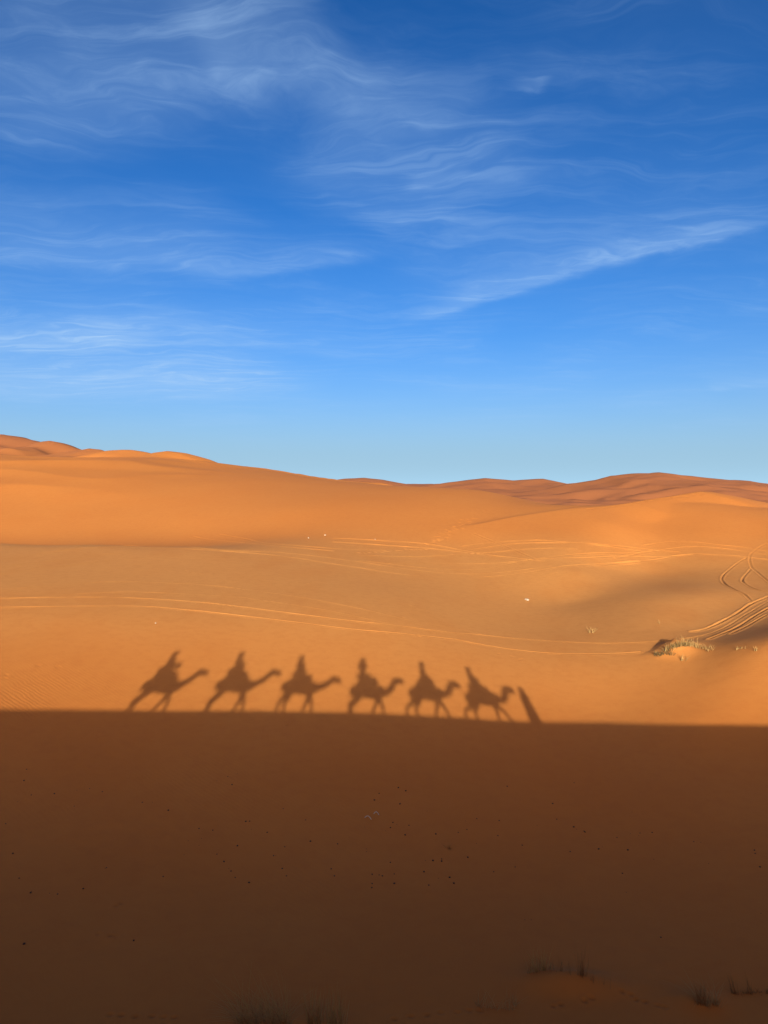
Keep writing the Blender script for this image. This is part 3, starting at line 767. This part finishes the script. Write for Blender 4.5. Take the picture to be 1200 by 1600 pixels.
def make_rider(spec, base, label, skin, top_c, leg_c, scarf, yaw=0.0, reach=None):
    x, y, z = base; sx, ht = spec['rider']; seat = ht-0.93; lean = spec.get('lean', 0.0)
    # a person facing +x, hips at (sx-lean, 0, seat)
    h = Vector((sx-lean, 0, seat+0.10))
    chest = Vector((sx-lean*0.35, 0, seat+0.45)); neck = Vector((sx-lean*0.1, 0, seat+0.62)); hd = Vector((sx+0.01, 0, seat+0.80))
    cy, sy_ = math.cos(yaw), math.sin(yaw)
    fw = Vector((cy, sy_, 0)); lf = Vector((-sy_, cy, 0))
    sh = {s: chest+lf*(s*0.19)+Vector((0, 0, 0.10)) for s in (-1, 1)}
    hands = reach or {s: (Vector((sx+0.40, s*0.13, seat+0.28)) if spec.get('grip') else Vector((sx+0.24, s*0.20, seat+0.10))) for s in (-1, 1)}
    elbow = {}
    for s in (-1, 1):
        mid = (sh[s]+hands[s])/2; out = (lf*(s*0.09)+Vector((0, 0, -0.16)) - fw*0.02)
        elbow[s] = mid+out
    knees = {s: Vector((h.x+0.36, s*0.33, seat-0.06)) for s in (-1, 1)}
    ank = {s: Vector((h.x+0.30, s*0.43, seat-0.50)) for s in (-1, 1)}
    def limbs(bm, g, part):
        if part in ('body', 'top'):
            tube(bm, [(h.x, 0, h.z-0.04, .15+g, .13+g), (h.x+(chest.x-h.x)*0.4, 0, h.z+0.14, .14+g, .12+g), (*chest, .18+g, .135+g), (*(chest+Vector((0, 0, .11))), .16+g, .12+g), (*neck, .065+g, .065+g)], 14)
            for s in (-1, 1):
                tube(bm, [(*(sh[s]-lf*(s*0.05)), .06+g), (*sh[s], .056+g), (*((sh[s]+elbow[s])/2), .046+g), (*elbow[s], .04+g), (*((elbow[s]*0.45+hands[s]*0.55)), .036+g), (*(elbow[s]*0.1+hands[s]*0.9), .028+g)], 10)
        if part in ('body', 'leg'):
            for s in (-1, 1):
                tube(bm, [(h.x-0.02, s*0.08, h.z-0.03, .10+g), (*((h*0.5+knees[s]*0.5)), .082+g), (*knees[s], .06+g), (*(knees[s]*0.55+ank[s]*0.45), .055+g), (*(ank[s]+Vector((0, 0, .04))), .037+g)], 10)
    bm = bmesh.new(); limbs(bm, 0.0, 'body')
    tube(bm, [(*(neck-Vector((0, 0, .06))), .055), (*neck, .052), (*(neck*0.4+hd*0.6), .055)], 10)
    q = head_(bm, hd, yaw)
    for s in (-1, 1):
        d = (hands[s]-elbow[s]).normalized()
        hand(bm, hands[s]-d*0.03, d, Vector((0, 0, 1)) if not reach else lf*float(s), -s)
        a = ank[s]; tube(bm, [(*(a+Vector((-0.03, 0, 0.02))), .035), (*(a+Vector((0.0, 0, -0.03))), .036), (*(a+Vector((0.10, s*.02, -0.06))), .036, .026), (*(a+Vector((0.18, s*.03, -0.07))), .03, .018)], 10)
    p = link('person', fused(bm, 'person', 0.0135, 2), SKIN[skin])
    p.location = (x, y, z); p.rotation_euler = (0, 0, HEAD_RZ)
    tag(p, label, 'person', 'riders of the caravan')
    bm = bmesh.new(); limbs(bm, 0.055, 'top')
    tube(bm, [(h.x, 0, h.z+0.02, .165, .14), (h.x, 0, h.z-0.10, .20, .18)], 14)
    link('shirt', fused(bm, 'shirt', 0.018, 2), CLOTH[top_c], p)
    bm = bmesh.new(); limbs(bm, 0.016, 'leg'); link('trousers', fused(bm, 'trousers', 0.018, 2), CLOTH[leg_c], p)
    for s in (-1, 1):
        a = ank[s]; bm = bmesh.new()
        tube(bm, [(*(a+Vector((-0.05, 0, -0.055))), .045, .035), (*(a+Vector((0.08, s*.015, -0.07))), .046, .035), (*(a+Vector((0.19, s*.03, -0.075))), .036, .026)], 10)
        link('shoe', finish(bm, 'shoe'), CLOTH['black'], p)
    bm = bmesh.new()
    if scarf:
        for k in range(4):
            ph = k*1.3
            tube(bm, [(*q(0.14*math.cos(t)-0.012, 0.13*math.sin(t), 0.02+0.032*k+0.014*math.sin(t+ph)), .05) for t in [2*math.pi*j/16 for j in range(17)]], 8, False)
        ball(bm, q(-0.012, 0, 0.13), 0.145, 1, 0.95, 0.75, 2)
        tube(bm, [(*q(-0.08, 0, 0.03), .04), (*q(-0.10, 0.01, -0.08), .05), (*(neck+Vector((-0.06, 0, 0.0))), .06), (*(chest+Vector((-0.11, 0.03, 0.02))), .04)], 8)
        tube(bm, [(*(neck+fw*(0.10*math.cos(t))+lf*(0.11*math.sin(t))+Vector((0, 0, 0.0))), .055) for t in [2*math.pi*j/14 for j in range(15)]], 8, False)
        link('headscarf', fused(bm, 'headscarf', 0.013, 2), CLOTH[scarf], p)
    else:
        ball(bm, q(-0.028, 0, 0.05), 0.102, 1.0, 0.88, 0.92, 3); tube(bm, [(*q(-0.09, 0, 0.02), .045), (*q(-0.115, 0, -0.10), .04), (*q(-0.11, 0, -0.2), .02)], 8)
        link('hair', fused(bm, 'hair', 0.013, 2), HAIR, p)
    return p

CAMELS = [
 dict(grip=True, bl=1, a=-10.30, bx=-.04, bz=-.09, rear=(-.98,-.78), front=(.13,.73), dip=(.90,1.66), nlow=(.95,1.30), htop=(1.46,2.12), nose=(1.89,1.92), rider=(-.46,3.10), lean=-.02, hide=0, blanket=0, bag=(.12,2.46)),
 dict(grip=True, bl=1, a=-6.64, bx=-.04, bz=.00, rear=(-1.04,-.90), front=(.24,.73), dip=(.94,1.68), nlow=(1.05,1.38), htop=(1.68,2.17), nose=(2.14,1.98), rider=(-.42,3.14), lean=-.04, hide=1, blanket=1),
 dict(a=-3.43, bx=.16, bz=-.05, rear=(-.84,-.44), front=(.34,.90), dip=(1.2,1.58), nlow=(1.2,1.22), htop=(1.87,1.86), nose=(2.25,1.63), rider=(-.12,3.0), lean=.0, hide=0, blanket=2),
 dict(nk=1.12, a=.30, bx=.08, bz=-.16, rear=(-.97,-.83), front=(.09,.81), dip=(.98,1.36), nlow=(1.03,1.02), htop=(1.57,1.88), nose=(2.01,1.74), rider=(-.28,2.96), lean=.0, hide=2, blanket=0),
 dict(nk=1.25, a=3.31, bx=.26, bz=-.13, rear=(-1.08,-.45), front=(.34,1.19), dip=(1.22,1.40), nlow=(1.34,1.07), htop=(1.77,1.86), nose=(2.21,1.62), rider=(.22,2.90), lean=.06, hide=1, blanket=1),
 dict(nk=1.3, grip=True, bl=1, a=6.53, bx=.14, bz=-.20, rear=(-1.23,-.53), front=(.52,1.25), dip=(1.12,1.28), nlow=(1.25,.92), htop=(1.66,1.77), nose=(2.10,1.53), rider=(-.20,2.80), lean=-.03, hide=0, blanket=2),
]
_ORD = ['last camel of the string, throwing the leftmost camel shadow', 'second camel from the tail, throwing the second camel shadow from the left',
        'third camel from the tail, throwing the third camel shadow from the left', 'dark brown camel carrying the photographer, fourth shadow from the left',
        'second camel of the string, throwing the fifth camel shadow from the left', 'leading camel, throwing the camel shadow beside the walking guide']
_HN = ['tan dromedary, ', 'pale dromedary, ', 'tan dromedary, ', '', 'pale dromedary, ', 'tan dromedary, ']
_RID = [(0, 'rust', 'denim', 'ochre'), (0, 'white', 'olive', 'indigo'), (0, 'teal', 'sand', 'rust'), (0, 'olive', 'denim', 'sand'), (0, 'black', 'denim', 'teal'), (0, 'indigo', 'sand', 'white')]
_RL = ['rider on the last camel in a rust shirt and ochre headscarf', 'rider in a white shirt and indigo headscarf, second from the tail',
       'rider in a teal shirt and rust headscarf, third from the tail', 'photographer riding the dark brown camel, holding up a phone',
       'rider in a black shirt and teal headscarf on the second camel', 'rider in an indigo shirt and white headscarf on the leading camel']
_SL = ['red blanket saddle on the last camel of the string', 'blue blanket saddle on the pale camel second from the tail', 'green blanket saddle on the camel third from the tail',
       'red blanket saddle under the photographer', 'blue blanket saddle on the pale camel behind the leader', 'green blanket saddle on the leading camel']
bases = []
for i, sp in enumerate(CAMELS):
    c_, b_ = make_camel(sp, _HN[i]+_ORD[i]); bases.append(b_)
    make_saddle(sp, b_, _SL[i])
    if i == 3:
        inv = (Matrix.Translation(b_) @ Matrix.Rotation(HEAD_RZ, 4, 'Z')).inverted()
        rc = {s: inv @ Vector((-s*0.082, -0.075, -0.03)) for s in (-1, 1)}
        make_rider(sp, b_, _RL[i], *_RID[i], yaw=math.pi/2-HEAD_RZ, reach=rc)
    else: make_rider(sp, b_, _RL[i], *_RID[i], yaw=(0.5, 0.6, 1.0, 0, 0.1, 0.4)[i])

# the phone the picture is taken with, lens side facing the dunes
bm = bmesh.new(); bmesh.ops.create_cube(bm, size=1, matrix=Matrix.Translation((0, -0.034, -0.045)) @ Matrix.Diagonal((0.074, 0.008, 0.150, 1)))
bmesh.ops.bevel(bm, geom=list(bm.edges), offset=0.003, segments=2, affect='EDGES')
ph = link('mobile_phone', finish(bm, 'mobile_phone', False), mat('phone_shell', (0.03, 0.03, 0.035), (0.05, 0.05, 0.055), 10, 0.3))
tag(ph, 'black mobile phone held upright by the photographer', 'phone')
for dx_, dz_ in ((-0.02, 0.012), (-0.02, -0.012)):
    bm = bmesh.new()
    bmesh.ops.create_cone(bm, cap_ends=True, segments=16, radius1=0.008, radius2=0.007, depth=0.004, matrix=Matrix.Translation((dx_, -0.0285, dz_)) @ Matrix.Rotation(math.pi/2, 4, 'X'))
    link('lens', finish(bm, 'lens', False), IRON, ph)

# lead ropes from each saddle to the next camel's halter
for i in range(5):
    A, B = CAMELS[i], CAMELS[i+1]
    pa = Vector((A['nose'][0]-0.1, 0, A['nose'][1]-0.03)); ra = Matrix.Rotation(HEAD_RZ, 4, 'Z')
    wa = Vector(bases[i])+ra @ pa; wb = Vector(bases[i+1])+ra @ Vector((B['bx']-0.9, 0, 1.52+B['bz']))
    bm = bmesh.new(); tube(bm, [(*(wa.lerp(wb, t)-wa-Vector((0, 0, 0.35*4*t*(1-t)*0.5))), 0.009) for t in [k/10 for k in range(11)]], 6)
    r_ = link('lead_rope', finish(bm, 'lead_rope'), ROPE); r_.location = wa
    tag(r_, ['slack rope tying the last camel to the one ahead', 'slack rope ahead of the second camel from the tail', 'slack rope from the third camel to the dark brown camel',
             'slack rope ahead of the dark brown camel', 'slack rope between the two foremost camels'][i], 'rope', 'ropes of the caravan')

def make_guide():
    x, y, z = ridge_point(9.05)
    bm = bmesh.new()
    legs = {1: 0.10, -1: -0.12}
    for s, fx in legs.items():
        tube(bm, [(0, s*.09, 0.96, .095), (fx*0.35, s*.09, 0.74, .08), (fx*0.45+0.03, s*.085, 0.50, .058), (fx*0.7, s*.08, 0.30, .055), (fx, s*.075, 0.10, .038)], 10)
        tube(bm, [(fx-0.05, s*.075, 0.05, .036), (fx+0.06, s*.08, 0.04, .04, .03), (fx+0.17, s*.09, 0.025, .036, .02)], 10)
    tube(bm, [(0, 0, 0.92, .16, .12), (0, 0, 1.10, .135, .10), (0.01, 0, 1.32, .17, .115), (0.01, 0, 1.45, .15, .09), (0.01, 0, 1.53, .06, .06)], 14)
    tube(bm, [(0.01, 0, 1.47, .055), (0.02, 0, 1.55, .052), (0.03, 0, 1.62, .055)], 10)
    q = head_(bm, (0.035, 0, 1.69), 0.0)
    hw = {}
    for s in (-1, 1):
        el = Vector((-0.04+0.05*s, s*0.25, 1.14)); wr = Vector((0.10+0.06*s, s*0.23, 0.92))
        tube(bm, [(0.01, s*.15, 1.44, .06), (0.0, s*.20, 1.42, .056), (*(Vector((0, s*.22, 1.28))), .046), (*el, .04), (*((el+wr)/2), .036), (*wr, .028)], 10)
        hand(bm, wr, wr-el, Vector((0, s, 0)), 1 if s > 0 else -1)
    p = link('person', fused(bm, 'person', 0.0135, 2), SKIN[1]); p.location = (x, y, z); p.rotation_euler = (0, 0, HEAD_RZ+0.9)
    tag(p, 'guide on foot in a long indigo robe and turban, ahead of the leading camel', 'person')
    bm = bmesh.new()                                     # long robe
    tube(bm, [(-0.01, 0, 0.14, .34, .34), (-0.01, 0, 0.5, .31, .30), (0, 0, 0.9, .28, .26), (0, 0, 1.12, .26, .23), (0.01, 0, 1.32, .27, .24), (0.01, 0, 1.48, .26, .22), (0.01, 0, 1.60, .19, .18)], 18)
    for s in (-1, 1):
        tube(bm, [(0.01, s*.15, 1.44, .085), (0.0, s*.21, 1.40, .085), (-0.02+0.02*s, s*.24, 1.22, .085), (-0.01+0.05*s, s*0.25, 1.10, .09), (0.05+0.05*s, s*0.24, 1.0, .085)], 12)
    link('robe', fused(bm, 'robe', 0.02, 2), CLOTH['indigo'], p)
    bm = bmesh.new()
    for k in range(5):
        tube(bm, [(*q(0.155*math.cos(t)-0.012, 0.145*math.sin(t), 0.03+0.03*k+0.016*math.sin(t+k*1.3)), .03) for t in [2*math.pi*j/16 for j in range(17)]], 8, False)
    ball(bm, q(-0.012, 0, 0.13), 0.15, 1, 0.88, 0.75, 2)
    tube(bm, [(*q(-0.085, 0.02, 0.02), .045), (*q(-0.11, 0.03, -0.12), .05), (-0.10, 0.05, 1.42, .045), (-0.13, 0.06, 1.25, .03)], 8)
    link('turban', fused(bm, 'turban', 0.014, 2), CLOTH['black'], p)
    return p
make_guide()

# ---------------------------------------------------------------- desert grass, droppings, stones
GRASS_GREEN = mat('grass_green', (0.58, 0.32, 0.085), (0.44, 0.23, 0.06), 8, 0.8)
GRASS_DRY = mat('grass_dry', (0.56, 0.31, 0.105), (0.44, 0.23, 0.075), 8, 0.8)
GRASS_DARK = mat('grass_old', (0.42, 0.18, 0.05), (0.28, 0.12, 0.033), 8, 0.9)
for _m in (GRASS_GREEN, GRASS_DRY, GRASS_DARK):          # thin blades let light through
    _nt = _m.node_tree; _b = _nt.nodes['Principled BSDF']; _tr = _nt.nodes.new('ShaderNodeBsdfTranslucent'); _mx = _nt.nodes.new('ShaderNodeMixShader')
    _mx.inputs[0].default_value = 0.55
    _nt.links.new(_b.inputs['Base Color'].links[0].from_socket, _tr.inputs['Color'])
    _nt.links.new(_b.outputs[0], _mx.inputs[1]); _nt.links.new(_tr.outputs[0], _mx.inputs[2])
    _nt.links.new(_mx.outputs[0], _nt.nodes['Material Output'].inputs['Surface'])
def blades(rng, pts, n, h, w, lean, arch, wind=(0.0, 0.0)):
    """n curved tapering blades rooted around pts [(dx, dy, dz)]"""
    V, Fc = [], []
    for _ in range(n):
        bx, by, bz = rng.choice(pts)
        a = rng.uniform(0, 2*math.pi); l = h*rng.uniform(0.45, 1.0); k = lean*rng.uniform(0.2, 1.0)
        dx, dy = math.cos(a)*k+wind[0], math.sin(a)*k+wind[1]
        sg = SPREAD; rx, ry = bx+rng.gauss(0, sg), by+rng.gauss(0, sg*0.8)
        pa = rng.uniform(0, math.pi); wx, wy = math.cos(pa)*w, math.sin(pa)*w
        i0 = len(V); S = 4
        ar = arch*rng.uniform(0.3, 1.0)
        for s in range(S+1):
            t = s/S; out = (t+ar*t*t)*l
            zz = l*(t-ar*0.55*t*t*(0.4+k))
            x_, y_ = rx+dx*out, ry+dy*out
            q = (1-t)**0.6
            if s < S: V += [(x_-wx*q, y_-wy*q, bz-0.03+zz), (x_+wx*q, y_+wy*q, bz-0.03+zz)]
            else: V.append((x_, y_, bz-0.03+zz))
        for s in range(S-1): Fc.append((i0+2*s, i0+2*s+1, i0+2*s+3, i0+2*s+2))
        Fc.append((i0+2*S-2, i0+2*S-1, i0+2*S))
    me = bpy.data.meshes.new('blades'); me.from_pydata(V, [], Fc); me.update()
    return me
SPREAD = 0.05
def tuft(label, roots, layers, group, seed, name='grass_tuft'):
    """roots: pixels of the photograph along the foot of the clump; layers: (part, material, n, height, width, lean, arch, wind)"""
    rng = random.Random(seed)
    P = [hit(u, v) for u, v in roots]
    c = P[len(P)//2]
    e = empty(name, tuple(c)); tag(e, label, 'grass', group)
    loc = []
    for p in P:
        loc.append((p[0]-c[0], p[1]-c[1], p[2]-c[2]))
    for part, m, n, h, w, lean, arch, wind, sub in layers:
        pts = [loc[i] for i in sub] if sub else loc
        o = link(part, blades(rng, pts, n, h, w, lean, arch, wind), m, e); o['kind'] = 'stuff'
    return e
G = 'grass tufts rooted in the sand'
tuft('tall green and straw grass clump at the very bottom, left of centre', [(378,1598),(400,1600),(425,1604),(450,1602),(388,1604),(440,1598),(412,1596)],
     [('green_blades', GRASS_GREEN, 120, 1.35, .0045, .7, .8, (-0.22, 0.0), None), ('dry_blades', GRASS_DRY, 210, 0.95, .0045, .9, 1.0, (-0.2, 0), None), ('old_blades', GRASS_DARK, 45, 0.9, .005, .5, .6, (0, 0), None)], G, 11)
tuft('thin upright grass clump at the bottom edge, right of the tall one', [(485,1600),(498,1603),(518,1602),(534,1603)],
     [('green_blades', GRASS_GREEN, 70, 1.2, .005, .22, .3, (0, 0), None), ('dry_blades', GRASS_DRY, 60, 0.9, .006, .25, .4, (0, 0), None), ('old_blades', GRASS_DARK, 40, 0.8, .005, .3, .3, (0, 0), None)], G, 12)
tuft('long row of dark grass crowning the low shaded hummock', [(828,1521),(838,1519),(850,1517),(862,1516),(876,1518),(890,1521),(905,1523),(912,1526),(925,1532),(940,1538),(950,1542)],
     [('green_blades', GRASS_GREEN, 50, 0.85, .005, .35, .4, (-0.12, 0), (0, 1, 2)), ('old_blades', GRASS_DARK, 60, 0.5, .006, .30, .4, (0, 0), None), ('tall_blades', GRASS_DARK, 30, 0.95, .005, .18, .2, (0.02, 0), (6, 7)), ('dry_blades', GRASS_DRY, 40, 0.4, .006, .5, .8, (0, 0), (0, 1, 2, 3))], G, 13)
tuft('pale arching straw tuft in the shade near the right edge', [(1094,1568),(1100,1570),(1106,1572),(1118,1570)],
     [('dry_blades', GRASS_DRY, 60, 0.95, .006, .5, 1.2, (-0.22, 0), None), ('old_blades', GRASS_DARK, 40, 0.7, .006, .2, .3, (-0.05, 0), (0, 1)), ('short_blades', GRASS_DRY, 60, 0.4, .006, .45, .6, (0, 0), (2, 3))], G, 14)
tuft('two dark sprigs with a low mat of stems at the right edge', [(1148,1552),(1160,1553),(1172,1552),(1186,1551),(1200,1552)],
     [('old_blades', GRASS_DARK, 36, 0.65, .006, .15, .3, (-0.18, 0), (0, 2)), ('short_blades', GRASS_DARK, 120, 0.16, .008, .9, .4, (0, 0), None)], G, 15)
tuft('faint bleached straw lying low, left of the shaded hummock', [(748,1572),(760,1576),(780,1577),(795,1578),(806,1572)],
     [('dry_blades', GRASS_DRY, 70, 0.5, .005, .8, .8, (0.15, 0), None), ('tall_blades', GRASS_DRY, 7, 0.6, .005, .25, .3, (0, 0), (0, 4))], G, 16)
GRASS_STRAW = mat('grass_straw', (0.42, 0.26, 0.085), (0.30, 0.18, 0.06), 8, 0.9)
GRASS_OLIVE = mat('grass_olive', (0.30, 0.205, 0.068), (0.20, 0.14, 0.048), 8, 0.9)
GRASS_DEEP = mat('grass_deep', (0.085, 0.075, 0.030), (0.05, 0.045, 0.02), 8, 0.9)
SPREAD = 0.13
tuft('sunlit yellow grass along the top of the sandy hummock by the tyre tracks', [(1040,1018),(1046,1015),(1053,1012),(1060,1010),(1068,1009),(1076,1009),(1084,1010),(1092,1012),(1100,1014),(1108,1017)],
     [('dry_blades', GRASS_STRAW, 230, 0.55, .010, .7, .6, (0, 0.0), None), ('tall_blades', GRASS_STRAW, 46, 0.95, .010, .45, .5, (0, 0), (3, 4, 5, 6, 7)), ('green_blades', GRASS_OLIVE, 90, 0.6, .010, .7, .6, (-0.1, 0), (1, 2, 3, 4, 5)), ('old_blades', GRASS_DEEP, 80, 0.4, .010, .7, .5, (-0.1, 0), (1, 2, 3, 4))], G, 17)
tuft('dark green spill of grass at the left foot of the sandy hummock', [(1030,1025),(1035,1023),(1041,1022),(1049,1023),(1026,1023),(1046,1018)],
     [('green_blades', GRASS_DEEP, 120, 0.42, .012, .9, .6, (-0.15, 0), None), ('dry_blades', GRASS_STRAW, 46, 0.4, .010, .9, .6, (0, 0), None)], G, 18)
SPREAD = 0.05
tuft('small dry sprig standing on flat sand above the tracks, left of the hummock', [(920,988),(923,989),(927,989)],
     [('dry_blades', GRASS_STRAW, 16, 0.75, .012, .9, .3, (0, 0), None)], G, 19)
tuft('tiny dry tuft right of the sandy hummock', [(1152,1015),(1158,1014),(1165,1014)],
     [('dry_blades', GRASS_STRAW, 20, 0.3, .014, .5, .5, (0, 0), None)], G, 20)
tuft('single tiny dry sprig close to the right edge, beside the dark dune spur', [(1181,1017),(1183,1017)],
     [('dry_blades', GRASS_STRAW, 9, 0.45, .013, .4, .4, (-0.1, 0), None)], G, 21)
tuft('few dry stems lying below the sandy hummock', [(1066,1032),(1070,1033)],
     [('dry_blades', GRASS_STRAW, 12, 0.6, .014, .8, .2, (0.2, -0.2), None)], G, 22)
tuft('tiny dry sprig on the brown slope above the hummock', [(1030,974),(1032,975)],
     [('dry_blades', GRASS_STRAW, 7, 0.6, .014, .3, .4, (-0.1, 0), None)], G, 23)
tuft('small flattened weed in the middle of the shaded sand', [(700,1326),(706,1327),(712,1326)],
     [('old_blades', GRASS_DARK, 24, 0.30, .006, .9, .3, (0, 0), None)], G, 24)

# camel droppings
_rp = random.Random(3)
bm = bmesh.new(); bmesh.ops.create_icosphere(bm, subdivisions=2, radius=1.0)
for v in bm.verts: v.co *= 1+_rp.uniform(-0.08, 0.08)
_pel = finish(bm, 'dung_pellet'); _pel.materials.append(mat('dung', (0.035, 0.019, 0.011), (0.06, 0.032, 0.018), 30, 0.8))
_PA = """83,165 75,200 170,241 98,245 55,266 280,225 320,235 240,230 232,280 445,268 476,268 526,293 700,270 712,188 725,213 678,200 742,178 622,350 665,355 630,381 588,388 622,402 768,328 780,327 785,352 835,362 890,407 742,404 700,453 715,475 722,483 735,503 778,519 855,435 862,435 882,475 895,498 1035,476 1045,498 1055,398 1145,413 1145,422 1163,493 1163,522 1162,535 1185,495 1195,498 1185,240 1170,261 1140,345 955,323 885,288 40,428 333,472 329,474 260,538 97,549 510,500 18,335 970,390 575,432 678,430 60,505 95,551 155,552 180,555 75,711 418,700"""
_PB = """45,222 68,232 50,273 135,295 385,218 594,207 527,272 540,321 290,319 360,325 259,353 232,362 162,367 255,326 289,396 356,372 478,340 593,345 602,352 625,358 628,361 770,366 800,364 796,372 838,362 728,378 682,407 671,414 582,422 762,417 432,402 843,446 968,391 990,393 1014,459 775,298 1158,418 1160,428 1175,470 20,456 32,492 32,522 130,450 153,450 180,445 180,452 262,440 170,505 205,503 218,521 140,527 125,485 343,485 745,490 757,549 410,470 5,357 20,347 28,331 40,337 66,370 78,340 440,635 460,635 865,690 1178,615"""
for ox_, s_ in ((0, _PA), (600, _PB)):
    for w_ in s_.split():
        a_, b_ = map(float, w_.split(','))
        g = hit(ox_+a_/2, 1120+b_/2)
        o = link('dung_pellet', _pel); r = _rp.choice((0.012, 0.020, 0.024, 0.03))
        o.scale = (r*1.25, r, r*0.85); o.rotation_euler = (0, 0, _rp.uniform(0, 3.1)); o.location = (g[0], g[1], g[2]+r*0.5)
        tag(o, 'small dark camel dropping lying on the shaded sand', 'dropping', 'droppings scattered over the shaded sand')

# pale stones
def stone(u, v, r, label, seed, group=None):
    rg = random.Random(seed); bm = bmesh.new(); bmesh.ops.create_icosphere(bm, subdivisions=2, radius=r)
    for v_ in bm.verts: v_.co = v_.co*(1+rg.uniform(-0.22, 0.22)); v_.co.z *= 0.75
    g = hit(u, v); o = link('pale_stone', finish(bm, 'pale_stone', False), STONE); o.location = (g[0], g[1], g[2]+r*0.35)
    tag(o, label, 'stone', group)
STONE = mat('limestone', (0.46, 0.36, 0.24), (0.34, 0.24, 0.15), 9, 0.9)
stone(824, 938, 0.14, 'white stone on the flat sand in the middle of the hollow', 1)
stone(821, 937, 0.09, 'small white stone touching the left of the larger one', 6)
stone(482, 841, 0.10, 'pale stone on the bright far slope, left of centre', 2)
stone(508, 836.5, 0.11, 'pale stone just right of another on the bright far slope', 3)
stone(586, 843, 0.08, 'tiny pale stone on the far slope near the picture centre', 4)
stone(243, 974, 0.05, 'tiny pale pebble below the twin tyre tracks on the left', 5)

# two pale twigs in the shade
for k, (u0, v0, u1, v1, lab) in enumerate(((570, 1278, 580, 1281, 'pale bent twig lying in the shade, the lower of two'), (584, 1272, 592, 1274, 'pale bent twig lying in the shade, the upper of two'))):
    A_, B_ = hit(u0, v0), hit(u1, v1); bm = bmesh.new()
    tube(bm, [(*(A_+(B_-A_)*t-A_+np.array([0, 0.12*math.sin(t*3.1), 0.015+0.05*math.sin(t*3.1)])), 0.013) for t in (0, .25, .5, .75, 1)], 6)
    o = link('twig', finish(bm, 'twig'), mat('bleached_wood_%d' % k, (0.55, 0.48, 0.36), (0.42, 0.35, 0.25), 20, 0.9)); o.location = tuple(A_)
    tag(o, lab, 'twig')
